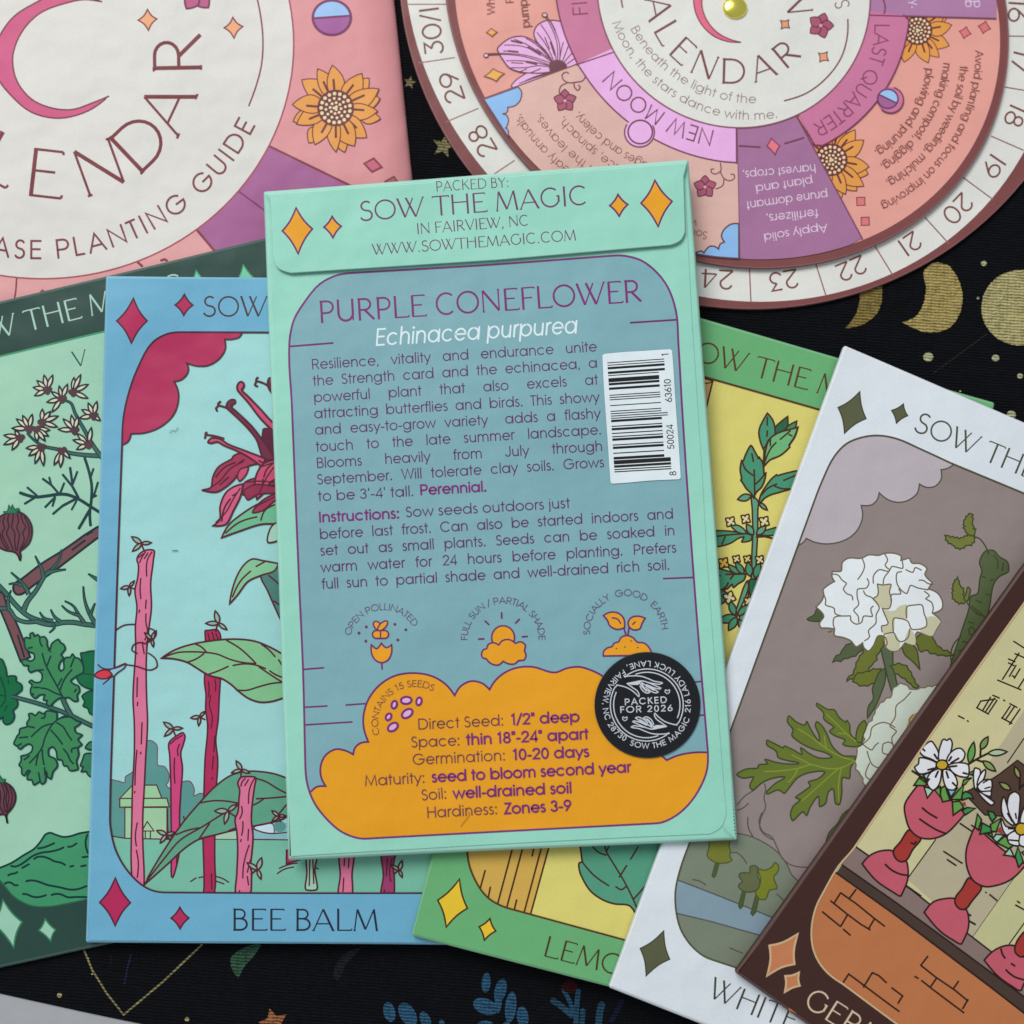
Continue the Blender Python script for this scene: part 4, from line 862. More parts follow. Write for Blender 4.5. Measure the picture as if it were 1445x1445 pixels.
stump('stump_print', [(722, 142), (750, 130), (785, 133), (782, 180), (768, 300), (772, 420), (758, 540), (748, 640), (745, 760), (748, 900), (752, 1000), (742, 1200), (735, 1350), (728, 1480), (728, 1620), (735, 1800), (722, 2080), (662, 2080), (665, 1990), (672, 1850), (668, 1700), (672, 1500), (675, 1350), (685, 1150), (684, 1000), (678, 890), (684, 760), (692, 640), (690, 520), (698, 420), (688, 335), (702, 270), (705, 205), (698, 180), (704, 160)], rose,
      [[(742, 140), (725, 165), (712, 195)], [(775, 140), (752, 180), (748, 265)], [(718, 275), (714, 330), (718, 380)], [(745, 385), (742, 430)], [(744, 455), (744, 500), (752, 545), (738, 590)], [(712, 435), (708, 450)], [(725, 600), (735, 660)], [(700, 780), (698, 880)], [(702, 905), (700, 925)], [(724, 1010), (720, 1120)], [(718, 1160), (716, 1170)], [(698, 1150), (690, 1250), (688, 1330)], [(688, 1360), (686, 1370)], [(700, 1520), (690, 1590), (695, 1640)], [(695, 1660), (705, 1720), (700, 1800)], [(700, 1850), (702, 1870)], [(730, 150), (705, 170)], [(755, 145), (735, 175)]])
S.part('leaf_print'); S.zoom(160, 1080, 260); lf = (96, 164, 136)
LP = [(232, 945, 1), (440, 600), (560, 430), (680, 290), (800, 165), (920, 80), (1020, 50), (1160, 50), (1290, 75), (1400, 130), (1420, 300, 1), (1350, 410), (1230, 450), (1080, 480), (940, 510), (800, 545), (670, 580), (560, 650), (430, 770)]
S.shape(LP, lf, ink, 2.1)
S.lines([[(240, 935), (400, 730), (520, 590), (700, 480), (860, 380), (965, 320), (1100, 310), (1180, 262)], [(490, 545), (580, 510), (680, 490)], [(680, 295), (780, 278), (880, 280), (975, 296)], [(755, 455), (710, 520), (670, 580)], [(1120, 262), (1250, 255), (1400, 240)], [(1110, 100), (1200, 130), (1290, 185), (1400, 240)], [(1250, 450), (1300, 380), (1400, 260)], [(900, 515), (960, 490)]], 2.0, ink)
stump('stump_print', [(1000, 95), (1060, 88), (1115, 95), (1105, 180), (1090, 300), (1082, 420), (1095, 560), (1085, 700), (1075, 800), (1085, 850), (1065, 1020), (965, 1020), (968, 850), (975, 650), (968, 520), (955, 420), (975, 370), (985, 260), (990, 190), (975, 140)], rose,
      [[(1035, 100), (1010, 130), (1000, 165)], [(1060, 110), (1030, 160)], [(1108, 100), (1070, 180), (1060, 300)], [(1005, 320), (1010, 370), (990, 420)], [(1015, 440), (1015, 500), (1005, 550)], [(1060, 500), (1055, 590)], [(1002, 580), (998, 600)], [(1065, 625), (1040, 700), (1020, 790), (1015, 885)], [(1075, 740), (1050, 840)], [(1050, 870), (1060, 940)], [(990, 980), (988, 1010)]], 2.1)
S.zoom(350, 1045, 400)
stump('stump_print', [(302, 590), (348, 590), (340, 660), (350, 760), (295, 760), (300, 680)], (160, 206, 180), [[(315, 600), (312, 740)], [(330, 600), (335, 730)], [(348, 650), (358, 655)]])
stump('stump_print', [(470, 570), (536, 570), (530, 680), (526, 790), (463, 790), (470, 690)], rose, [[(492, 600), (490, 640)], [(488, 700), (484, 770)], [(515, 600), (512, 650)]])
stump('stump_print', [(683, 560), (752, 560), (740, 640), (745, 700), (738, 790), (680, 790), (690, 690)], (160, 60, 108), [[(710, 600), (705, 690)], [(735, 600), (722, 660), (728, 720)], [(695, 760), (695, 775)]])
S.part('stump_print'); S.shape([(196, 560), (262, 560), (262, 608), (196, 628)], crim, ink, 2, False)
S.part('seedling_print')
S.zoom(0, 740, 400)
for c, d, s in (((735, 135), (-.35, -1), 25), ((688, 330), (-1, -.45), 19), ((745, 600), (1, -.5), 20), ((1098, 545), (.4, -1), 27), ((1045, 995), (-1, -.55), 19), ((895, 1078), (-.35, -1), 24)): sprig(S, c, d, s)
S.zoom(160, 1080, 260)
for c, d, s in (((1000, 90), (.1, -1), 22), ((955, 400), (-1, -.75), 28), ((445, 590), (-.6, -1), 22), ((1078, 855), (1, -.7), 26), ((1310, 440), (-.3, -1), 18)): sprig(S, c, d, s)
S.zoom(350, 1045, 400); sprig(S, (745, 680), (.8, -.6), 20)
S.part('vine_print'); S.zoom(0, 740, 400)
S.lines([[(590, 540), (630, 515), (690, 510)], [(750, 612), (715, 602), (680, 615), (672, 640), (700, 658)], [(755, 655), (795, 690), (800, 725), (770, 742), (690, 722), (640, 715)], [(760, 530), (785, 540), (785, 580), (755, 600)]], 1.7, ink)
S.part('leaf_print'); S.zoom(220, 860, 200)
S.shape([(55, 497, 1), (200, 410), (390, 350), (530, 325), (720, 305), (860, 305), (1010, 325), (1130, 370), (1290, 455), (1450, 560, 1), (1450, 850, 1), (1290, 905), (1180, 938), (1060, 945), (950, 910), (850, 840), (760, 760), (670, 705), (570, 680), (510, 655), (420, 600), (320, 540), (190, 505)], (132, 194, 144), ink, 2.2)
S.lines([[(60, 497), (220, 440), (340, 432), (520, 440), (620, 455), (760, 510), (880, 540), (1010, 552)], [(400, 352), (460, 380), (520, 440)], [(490, 450), (410, 505), (320, 538)], [(720, 315), (860, 400), (950, 480), (1020, 552)], [(540, 660), (640, 625), (738, 580)], [(785, 572), (900, 555), (1010, 565), (1120, 605)], [(1050, 585), (1160, 660), (1290, 740), (1400, 780)], [(820, 822), (920, 825), (1060, 785), (1180, 755), (1400, 740)], [(1075, 355), (1150, 410), (1215, 482)], [(1250, 512), (1300, 590)], [(1160, 625), (1220, 665), (1400, 720)]], 2.0, ink)
S.zoom(0, 740, 400)
S.part('leaf_print')
S.shape([(1330, 260), (1370, 230), (1425, 205), (1500, 180), (1500, 560), (1440, 500), (1400, 420), (1365, 340)], (76, 128, 120), ink, 2.0)
S.shape([(1170, 405, 1), (1185, 330), (1215, 250), (1250, 200), (1285, 177), (1340, 185), (1420, 200, 1), (1400, 235), (1330, 260), (1265, 290), (1210, 360)], (134, 196, 152), ink, 2.1); S.lines([[(1185, 370), (1225, 290), (1278, 238)], [(1305, 215), (1350, 190)], [(1370, 260), (1440, 320)], [(1395, 390), (1440, 420)]], 2, ink)
cld = S.part('cloud_print'); S.zoom(0, 380, 400)
S.shape([(622, 895, 1), (652, 878), (668, 838, 1), (745, 832), (830, 795), (888, 735), (910, 655), (905, 612), (887, 572, 1), (925, 562), (955, 530), (960, 502), (950, 477, 1), (1000, 492), (1060, 490), (1118, 455), (1148, 405), (1145, 357, 1), (1190, 355), (1220, 345), (1236, 318, 1), (1100, 318), (920, 320), (850, 330), (780, 370), (700, 460), (650, 580), (630, 680), (621, 800)], (180, 46, 92), ink, 2.0)
fl = S.part('flower_print')
pk, dkp, ro_ = (204, 78, 116), (104, 40, 66), (166, 56, 90)
S.zoom(250, 500, 170)
S.shape([(1030, 905), (1060, 890), (1120, 900), (1300, 900), (1300, 1290), (1050, 1280), (1020, 1020)], (96, 34, 60), ink, 2)
S.lines([[(590, 640), (500, 612)], [(480, 680), (465, 650), (490, 615), (492, 590), (520, 566)], [(1150, 460), (1080, 372), (1020, 340), (960, 322)], [(965, 385), (932, 368), (945, 330), (952, 290), (970, 278)], [(560, 1010), (450, 980), (350, 965)], [(330, 1008), (340, 970), (338, 950), (355, 935)]], 2.4, ink)
S.shape([(1085, 330), (1105, 285), (1140, 290), (1180, 500), (1140, 470), (1095, 400)], (110, 42, 66), ink, 2.2)
S.shape([(800, 385), (792, 345), (765, 330), (735, 350), (720, 400), (735, 445), (850, 575), (1000, 770), (1130, 900), (1240, 990), (1240, 880), (1150, 820), (1000, 660), (850, 505), (775, 425)], pk, ink, 2.6)
S.shape([(695, 580), (690, 550), (655, 545), (612, 570), (590, 620), (605, 655), (720, 760), (850, 890), (950, 1020), (1050, 1260), (1160, 1260), (1100, 1130), (1010, 1010), (900, 870), (790, 760), (690, 670), (655, 640), (660, 605)], (116, 44, 72), ink, 2.4)
S.zoom(0, 380, 400)
S.shape([(1245, 1090), (1300, 1065), (1430, 1072), (1430, 1100), (1310, 1108), (1240, 1150)], ro_, ink, 2)
S.shape([(1028, 1125, 1), (1075, 1112), (1085, 1060), (1110, 1012), (1180, 968), (1190, 952), (1232, 938), (1300, 965), (1335, 990, 1), (1275, 1000), (1230, 1025), (1190, 1075), (1150, 1110), (1105, 1135)], ro_, ink, 2.2)
S.lines([[(1100, 1060), (1145, 1010), (1200, 985)], [(1215, 990), (1245, 970)], [(1120, 1100), (1165, 1060)]], 2, ink)
S.shape([(1210, 1060), (1225, 1020), (1265, 1010), (1255, 1045), (1220, 1080)], pk, ink, 1.8)
S.zoom(250, 500, 170)
S.shape([(370, 1055), (400, 1012), (470, 1005), (525, 1022), (600, 1072), (800, 1152), (1045, 1245), (1040, 1300), (1000, 1335), (850, 1230), (700, 1150), (560, 1092), (480, 1050), (405, 1065)], pk, ink, 2.4); S.line([(980, 1275), (1040, 1310)], 2, ink)
S.zoom(0, 380, 400)
S.shape([(1310, 1172, 1), (1298, 1110), (1310, 1040), (1345, 990), (1400, 970), (1440, 960), (1440, 1060), (1385, 1080), (1345, 1140)], pk, ink, 2.3); S.lines([[(1345, 1060), (1360, 1020), (1390, 990)], [(1338, 1090), (1342, 1070)]], 2, ink)
S.shape([(1130, 1368, 1), (1165, 1305), (1230, 1250), (1295, 1208), (1440, 1150), (1440, 1290), (1330, 1300), (1220, 1335)], (112, 188, 146), ink, 2.2); S.lines([[(1150, 1345), (1220, 1290), (1310, 1262)], [(1330, 1280), (1350, 1230), (1400, 1200)]], 2, ink)
S.shape([(1288, 1240), (1310, 1205), (1350, 1170), (1440, 1130), (1440, 1150), (1390, 1190), (1340, 1230)], ro_, ink, 2.1)
S.shape([(1085, 1308, 1), (1120, 1278), (1122, 1210), (1155, 1135), (1200, 1105), (1238, 1095, 1), (1228, 1150), (1190, 1230), (1150, 1300)], (212, 96, 134), ink, 2.2); S.lines([[(1130, 1285), (1145, 1215), (1175, 1170)], [(1185, 1155), (1210, 1140)]], 2, ink)
S.shape([(1240, 1130, 1), (1290, 1100), (1420, 1110), (1420, 1140), (1310, 1150), (1262, 1175)], (150, 46, 80), ink, 1.8); S.lines([[(1320, 1010), (1395, 985)], [(1322, 1140), (1360, 1060), (1395, 1010)], [(1255, 1085), (1330, 1080), (1400, 1088)], [(1300, 1210), (1350, 1185), (1400, 1160)], [(1100, 1290), (1150, 1240), (1190, 1170), (1225, 1115)], [(1060, 1120), (1120, 1080), (1170, 1020), (1240, 980)]], 1.6, ink)
S.shape([(1365, 1392), (1385, 1310), (1440, 1280), (1440, 1370)], (170, 214, 192), ink, 2)
# blue border with its rounded window drawn over the picture
S.part('printed_border'); S.zoom()
S.fill([(152.5, 392.7), (745, 396), (749, 1331), (124.5, 1327)], sky, False, [FRS]); S.line(FRS, 2.1, (74, 40, 52), False, True)
for i, q in enumerate((((680, 148), (750, 263), (670, 377), (595, 263)), ((940, 128), (983, 183), (937, 235), (893, 182)))):
    S.zoom(0, 380, 400); S.part('diamond'); S.shape(diamond(*q, k=.13), (182, 44, 92), ink, 2, False)
S.zoom(0, 1045, 400)
for q in (((588, 700), (665, 827), (587, 945), (508, 825)), ((917, 850), (963, 905), (918, 960), (872, 905))): S.part('diamond'); S.shape(diamond(*q, k=.13), (182, 44, 92), ink, 2, False)
S.zoom(); S.part('heading_lettering'); S.text('SOW THE MAGIC', (285, 446.5), (608, 448), 28.5, (74, 52, 62), 'd', 8.2)
S.part('name_lettering'); S.text('BEE BALM', (326.5, 1313), (535.5, 1313.5), 30.5, (40, 44, 58), 'd', 8.5)
S.part('bud_print'); S.zoom(0, 740, 400)
S.shape([(548, 752), (600, 725), (642, 710), (635, 728), (600, 755), (572, 778)], (140, 198, 220), ink, 1.5); S.shape([(478, 770, 1), (512, 745), (552, 744), (572, 765, 1), (545, 785), (510, 786)], (212, 58, 76), ink, 1.8)
S.lines([[(500, 715), (520, 732), (555, 738), (640, 712)], [(525, 815), (548, 795), (575, 772)]], 1.7, ink)
# ================================================================ green and yellow packet
PL = Plane(((600, 1300), 6.4), ((1390, 590), 2.2), ((990, 460), 3.0))
QL = [(812, 397.5), (1403.5, 568.5), (1182, 1477), (580.8, 1320.3)]
lp = thing('seed_packet', 'green seed packet with a yellow panel and leafy stalk under the white packet', 'seed packet', at_z((1000, 900), .6 * MM), GRP)
S = Sheet(lp, PL); S.part('envelope'); grn, ink = (106, 176, 118), (72, 44, 30)
S.slab(QL, 1.4, grn, [3, 3, 4, 3], 0.5)
yel = (222, 212, 118)
FL = smooth([(880, 499.5, 1), (991.6, 531), (1156.8, 578), (1330, 627), (1350, 650), (1350, 690), (1195, 1330), (1170, 1385), (1130, 1394, 1), (883.4, 1327), (724.6, 1283.8), (706, 1277.6), (691.4, 1269.2), (681, 1258.9), (670.6, 1242.3), (662.3, 1221.5), (659.2, 1200.8), (664, 1160), (830, 540), (850, 505)], True, 4)
S.zoom(); S.part('printed_panel'); S.fill(FL, yel); S.line(FL, 2.0, (110, 70, 30), False, True)
S.part('trunk_print'); S.zoom(600, 1180, 300); och = (212, 172, 82)
S.fill([(300, 60), (285, 100), (300, 200), (340, 300), (390, 380), (440, 430), (505, 470), (600, 498), (716, 532), (840, 70), (900, -160), (360, -160)], och)
S.lines([[(620, 0), (590, 95), (490, 470)], [(690, 0), (660, 90), (553, 490)], [(810, 0), (788, 85), (672, 520)], [(860, 0), (838, 85), (715, 536)], [(408, 232), (372, 362)], [(443, 345), (428, 422)], [(622, 432), (604, 506)], [(742, 60), (727, 135)]], 2.1, ink, False)
S.zoom(960, 440, 240); S.part('pot_print'); S.shape([(100, 530), (275, 590), (215, 840), (60, 840)], (208, 160, 104), ink, 2, False); S.shape([(150, 560), (275, 588), (240, 605), (190, 600)], (226, 186, 80), ink, 1.6)
S.part('leaf_print', label='large printed leaf'); S.zoom(700, 1045, 400); tl = (84, 156, 128)
S.shape([(430, 480), (432, 560), (440, 618, 1), (424, 625), (426, 665), (442, 705), (480, 765), (540, 810), (600, 832), (680, 842), (715, 885), (760, 950), (850, 800), (870, 600), (800, 470)], tl, ink, 2.2)
S.lines([[(550, 500), (560, 560), (600, 630), (660, 730), (730, 880)], [(700, 810), (760, 742)], [(628, 697), (666, 637)], [(686, 605), (725, 540)], [(440, 620), (500, 688), (575, 740)], [(610, 745), (640, 760), (664, 742)], [(485, 530), (520, 568), (562, 584)], [(565, 560), (580, 530)]], 2, ink)
S.part('stalk_print'); st, lv, lv2 = (96, 160, 132), (72, 150, 116), (110, 182, 122)
S.zoom(980, 640, 180)
S.shape([(652, 480), (722, 545), (718, 640), (716, 900), (705, 1100), (690, 1400), (660, 1640), (560, 1900), (500, 1880), (600, 1640), (645, 1400), (650, 1150), (660, 900), (655, 640)], st, ink, 2.0)
S.part('leaf_print')
S.shape([(200, 885), (330, 875), (480, 890), (600, 910), (650, 930), (640, 980), (580, 1000), (535, 1000), (560, 945), (500, 960), (420, 1010), (320, 1045), (200, 1055)], lv, ink, 2); S.lines([[(200, 945), (400, 920), (600, 908)], [(350, 935), (310, 1030)]], 2, ink)
S.shape([(930, 840), (860, 855), (790, 880), (745, 920), (820, 930), (900, 925), (960, 910)], lv, ink, 2); S.line([(700, 945), (800, 940), (900, 965)], 2.4, ink)
S.zoom(960, 760, 120)
S.shape([(560, 470), (700, 520), (830, 560), (960, 590), (1110, 615), (1085, 700), (980, 770), (900, 830), (880, 780), (800, 850), (720, 870), (540, 870)], lv, ink, 2.2); S.lines([[(775, 608), (900, 605), (1110, 600)], [(905, 620), (845, 692)], [(615, 632), (680, 634)], [(720, 860), (790, 800), (815, 745)]], 2.2, ink)
S.shape([(620, 880), (720, 880), (790, 930), (800, 1000), (720, 1100), (620, 1120)], (62, 124, 100), ink, 2.2)
S.shape([(1180, 700), (1250, 690), (1400, 700), (1380, 860), (1260, 1000), (1190, 960), (1165, 830)], (42, 110, 74), ink, 2.2)
S.shape([(1140, 720), (1160, 800), (1120, 960), (1020, 1180), (960, 1290), (930, 1290), (960, 1180), (1020, 1000), (1090, 800)], st, ink, 2.0)
for b, t_, w in (((1000, 600), (800, 440), 95), ((1080, 600), (940, 400), 110), ((1185, 640), (1150, 400), 130), ((1270, 670), (1350, 400), 130), ((930, 1300), (840, 1060), 120), ((980, 1310), (1160, 1120), 110), ((960, 1330), (640, 1400), 150), ((1000, 1380), (1100, 1560), 120), ((960, 1340), (820, 1560), 130)): S.shape(leaf(b, t_, w), lv, ink, 2.0, False)
S.zoom(980, 640, 180)
for b, t_, w in (((590, 905), (400, 800), 75), ((665, 920), (590, 800), 75), ((705, 920), (810, 820), 75), ((640, 480), (490, 520), 80), ((735, 560), (825, 640), 46)): S.shape(leaf(b, t_, w), st, ink, 2.0, False)
S.shape([(735, 520, 1), (760, 450), (810, 370), (870, 290), (930, 240, 1), (945, 250), (1030, 225), (1180, 200), (1180, 380), (1080, 405), (960, 440), (860, 470), (790, 510), (742, 560)], lv, ink, 2.1); S.lines([[(760, 470), (830, 395), (935, 345)], [(905, 368), (980, 395), (1090, 400)], [(1010, 305), (1150, 245)]], 2, ink)
S.shape([(670, 500, 1), (640, 450), (590, 400), (545, 330), (525, 300, 1), (535, 280), (518, 180), (535, 80, 1), (555, 80), (590, -10), (640, -90), (690, -10), (725, 55), (735, 45, 1), (770, 100), (785, 180), (790, 230), (808, 222, 1), (795, 300), (760, 380), (700, 440)], lv, ink, 2.2)
S.lines([[(675, 180), (680, 300), (682, 500)], [(540, 90), (580, 180), (665, 248)], [(650, 0), (668, 92)], [(695, 345), (750, 290), (790, 240)]], 2.1, ink)
S.zoom(960, 440, 240)
S.shape([(710, 1300), (740, 1230), (800, 1170), (850, 1080), (900, 1020), (1000, 980, 1), (975, 1060), (930, 1130), (910, 1170), (830, 1230), (760, 1260)], lv2, ink, 2)
S.shape([(810, 980), (860, 930), (912, 890, 1), (905, 985), (800, 1040)], (44, 104, 74), ink, 2); S.shape([(905, 985), (930, 960), (988, 930, 1), (975, 985), (900, 1010)], (70, 140, 100), ink, 2)
S.shape([(705, 1165, 1), (680, 1100), (668, 1020), (680, 970, 1), (700, 930), (740, 862, 1), (780, 910), (803, 980), (800, 1050), (750, 1090), (725, 1140)], lv, ink, 2.1)
S.shape([(715, 1310, 1), (725, 1180), (760, 1080), (830, 1030), (930, 1000), (998, 982, 1), (970, 1060), (925, 1130), (930, 1150, 1), (850, 1220), (760, 1260)], lv2, ink, 2.1)
S.lines([[(740, 895), (738, 965)], [(740, 1010), (735, 1060)], [(720, 1270), (770, 1160), (815, 1110)], [(848, 1085), (935, 1010)], [(765, 1075), (765, 1140)], [(705, 1320), (712, 1170)], [(920, 1040), (950, 1055)]], 2, ink)
S.part('blossom_print')
def star4(x, y, r, c, rot=.6): 
    S.fill(ell(x, y, r * .8, n=10), ink)
    for i in range(4):
        a = rot + i * 1.57; S.shape(leaf((x, y), (x + r * math.cos(a), y + r * math.sin(a)), r * .8), c, ink, 1.8, False)
    S.fill(ell(x, y, r * .35, n=8), c)
S.zoom(980, 640, 180)
cr, go = (226, 214, 160), (224, 182, 74)
for x, y, r, c in ((408, 772, 66, cr), (580, 740, 62, cr), (790, 770, 68, cr), (330, 1240, 72, go), (475, 1195, 52, cr), (600, 1195, 52, (226, 206, 110)), (740, 1205, 60, cr)): star4(x, y, r, c)
S.zoom(960, 760, 120); star4(835, 1000, 115, cr, .3); star4(1150, 1060, 80, cr)
S.zoom(); S.part('printed_border'); S.fill([(815, 401.5), (1399.5, 571), (1180, 1473), (584.5, 1318)], grn, False, [FL]); S.line(FL, 2.2, (84, 52, 30), False, True)
S.zoom(600, 1180, 300)
for q in (((233, 292), (287, 490), (143, 618), (85, 435)), ((440, 560), (480, 645), (402, 707), (367, 615))): S.part('diamond'); S.shape(diamond(*q, k=.12), (232, 196, 50), ink, 2, False)
S.zoom(); S.part('heading_lettering'); S.text('SOW THE MAGIC', (958, 503), (1283, 588.5), 29.5, (88, 58, 34), 'd', 8.2)
S.part('name_lettering'); S.text('LEMON BALM', (765, 1348.5), None, 29, (74, 56, 34), 'd', 8.2, (1, .262), xs=.99)

# ================================================================ white packet
PW = Plane(((900, 1350), 7.6), ((1190, 490), 5.2), ((1700, 800), 2.0))
QW = [(1191.2, 487.3), (1765, 733), (1464, 1632), (858.6, 1393)]
wp = thing('seed_packet', 'white seed packet with a taupe panel of white ruffled flowers', 'seed packet', at_z((1200, 950), .6 * MM), GRP)
S = Sheet(wp, PW); S.part('envelope'); whi, ol = (224, 231, 238), (84, 82, 60)
S.slab(QW, 1.5, whi, [3.5, 3, 4, 4], 0.7)
FW = smooth([(1151.6, 700), (1161, 676.6), (1178, 643), (1194.5, 626), (1216.6, 617), (1239, 614.4), (1263.7, 618.5), (1300, 634), (1341, 653, 1), (1445, 696), (1650, 781), (1672, 800), (1675, 830), (1440, 1480), (1425, 1500), (1400, 1502, 1), (1036, 1364.7), (1015, 1357.8), (993.4, 1349.5), (974, 1332.8), (960.2, 1310.7), (953.3, 1280), (953.3, 1255), (960.2, 1225), (972.7, 1190), (1045, 992)], True, 4)
S.zoom(); S.part('printed_panel'); S.fill(FW, (148, 135, 132))
S.part('hill_print'); S.zoom(920, 1150, 240); tp, hl = (150, 137, 134), (92, 84, 78)
S.fill([(650, 165), (720, 158), (860, 190), (960, 240), (1060, 310), (1140, 400), (1180, 500), (1245, 560), (1500, 600), (1500, 1500), (0, 1500), (100, 800), (330, 200)], (124, 134, 116), True)
S.lines([[(650, 165), (720, 158), (860, 190), (960, 240), (1060, 310), (1140, 410), (1190, 510), (1260, 575)], [(935, -20), (910, 60), (940, 140), (1020, 190), (1060, 270), (1110, 370), (1170, 420), (1330, 445)], [(815, 20), (820, 110), (860, 185)], [(660, 325), (720, 320), (760, 350), (805, 412)], [(345, 550), (400, 560), (458, 595)], [(1060, 670), (1130, 735)]], 1.5, hl)
S.zoom(1040, 960, 260); S.lines([[(215, 810), (225, 850), (212, 920), (225, 990), (185, 1090), (180, 1160), (215, 1210), (280, 1250)], [(0, 980), (60, 910), (130, 865)], [(0, 1020), (50, 1000), (88, 965)], [(85, 1075), (88, 1150), (120, 1220)]], 1.5, hl)
S.part('lake_print'); S.zoom(920, 1150, 240); S.fill([(225, 555), (600, 700), (1020, 870), (1400, 1000), (1400, 1180), (910, 1020), (500, 905), (170, 820), (150, 700)], (134, 158, 172)); S.lines([[(200, 545), (600, 700), (1020, 870), (1300, 975)], [(180, 828), (500, 905), (910, 1020), (1200, 1110)]], 1.6, (86, 90, 92), False)
S.lines([[(660, 1130), (770, 1175)]], 1.4, hl)
S.part('tree_print'); S.shape([(545, 390), (575, 395), (540, 520), (525, 532), (510, 515)], (78, 92, 60), (74, 84, 44), 1.4, False); S.shape([(490, 200), (660, 200), (655, 270), (668, 310), (660, 345), (680, 385), (640, 405), (540, 402), (470, 350), (485, 270)], (118, 124, 50), (84, 92, 40), 1.6)
S.part('tree_print'); S.shape([(770, 640), (798, 640), (770, 780), (750, 797), (735, 775)], (78, 92, 60), (74, 84, 44), 1.4, False); S.shape([(880, 690), (910, 700), (880, 830), (855, 857), (840, 835)], (78, 92, 60), (74, 84, 44), 1.4, False)
S.shape([(905, 460), (960, 470), (1020, 440), (1045, 405), (1075, 430), (1065, 490), (1035, 520), (1062, 625), (1000, 640), (965, 715), (920, 715), (878, 660), (925, 560)], (124, 132, 40), (84, 92, 40), 1.6); S.shape([(745, 500), (790, 490), (830, 495), (835, 440), (870, 430), (900, 450), (895, 510), (918, 570), (900, 630), (800, 655), (765, 640), (735, 610), (745, 585), (770, 570), (740, 520)], (100, 108, 72), (76, 84, 50), 1.6)
S.part('cloud_print'); S.zoom(1045, 350, 400)
S.shape([(1085, 1105, 1), (1050, 1125), (1022, 1130, 1), (1022, 1180), (990, 1215), (950, 1220), (912, 1203, 1), (900, 1250), (850, 1288), (800, 1296), (750, 1282), (707, 1247, 1), (695, 1285), (670, 1308), (615, 1312, 1), (622, 1370), (590, 1445), (540, 1485), (450, 1508), (380, 1500), (335, 1480, 1), (320, 1500), (290, 1518, 1), (380, 1260), (440, 1090), (560, 960), (700, 930), (820, 960)], (190, 180, 187), (92, 84, 76), 1.6)
# stump at the right
gr1, gr2, go_ = (88, 102, 66), (116, 122, 58), (64, 74, 40)
S.part('stump_print'); S.zoom(1045, 700, 400)
S.shape([(1250, 280), (1290, 278), (1320, 310), (1360, 335), (1365, 385), (1320, 410), (1295, 440), (1270, 560), (1240, 680), (1170, 900), (1000, 1200), (1060, 900), (1130, 680), (1165, 570), (1175, 510), (1205, 500), (1220, 420), (1230, 380), (1218, 340)], gr1, go_, 1.7)
S.lines([[(1290, 300), (1310, 330), (1310, 370)], [(1340, 340), (1335, 380)], [(1230, 410), (1250, 415)], [(1275, 430), (1290, 425)], [(1200, 530), (1230, 545)], [(1250, 500), (1275, 505)], [(1160, 640), (1190, 650)], [(1130, 740), (1165, 750)], [(1200, 600), (1230, 610)], [(1180, 560), (1255, 625)], [(1110, 790), (1140, 780)]], 1.5, go_)
S.shape(ell(1178, 688, 14, 20), gr1, go_, 1.4, False)
S.lines([[(1175, 208), (1215, 215), (1245, 250), (1265, 295)], [(1155, 545), (1175, 570), (1210, 600)], [(1125, 715), (1090, 750), (1072, 800), (1078, 860)]], 1.6, go_)
S.part('leaf_print'); S.zoom(1280, 680, 165)
S.shape(serr([(840, 690), (780, 690), (740, 640), (720, 600), (700, 570), (715, 540), (695, 510), (715, 470), (730, 430), (800, 390), (805, 440), (815, 480), (800, 510), (820, 540), (815, 570), (848, 600), (830, 640)], 14, 26), gr2, go_, 1.6, False); S.shape(serr([(840, 690), (780, 785), (740, 780), (690, 820), (600, 810), (560, 775), (510, 750), (475, 655), (540, 680), (600, 690), (650, 700), (700, 680), (770, 660)], 14, 26), gr2, go_, 1.6, False)
S.shape(serr([(555, 1420), (570, 1350), (565, 1300), (580, 1240), (630, 1185), (640, 1240), (660, 1290), (700, 1330), (690, 1380), (730, 1480), (650, 1500)], 14, 26), gr2, go_, 1.6, False); S.shape([(720, 1400), (755, 1300), (780, 1330), (770, 1400), (740, 1480), (700, 1440)], gr2, go_, 1.6)
# upper flower
S.part('leaf_print'); S.zoom(1130, 770, 200)
dgr = (74, 84, 34)
S.shape([(830, 1000), (920, 1000), (940, 1200), (1000, 1500), (930, 1500), (870, 1280)], (88, 104, 74), go_, 1.7)
S.shape([(65, 750), (140, 700), (160, 650), (240, 680), (240, 740), (190, 770)], (78, 92, 62), go_, 1.5)
S.shape(serr([(305, 1180, 1), (420, 1090), (430, 1050), (520, 990), (640, 1020), (600, 1080), (540, 1130), (480, 1140), (400, 1170)], 13, 40), (84, 96, 66), go_, 1.6, False)
S.shape(serr([(435, 1380, 1), (540, 1300), (570, 1190), (640, 1080), (760, 930), (860, 900), (850, 960), (820, 1060), (780, 1110), (760, 1180), (700, 1230), (690, 1290), (600, 1330)], 13, 40), (110, 116, 48), go_, 1.6, False)
S.shape(serr([(520, 1350, 1), (600, 1300), (680, 1290), (730, 1260), (830, 1270), (790, 1330), (740, 1400), (650, 1430), (560, 1400)], 13, 40), (108, 116, 44), go_, 1.6, False)
S.shape([(860, 1250, 1), (800, 1290), (760, 1380), (730, 1460), (740, 1560), (690, 1640), (680, 1760, 1), (760, 1640), (820, 1500), (860, 1380)], (88, 102, 70), go_, 1.6)
S.shape(serr([(920, 1220, 1), (960, 1210), (1060, 1220), (1120, 1290), (1160, 1380), (1200, 1460), (1130, 1420), (1050, 1350), (960, 1290)], 13, 40), (108, 118, 48), go_, 1.6, False)
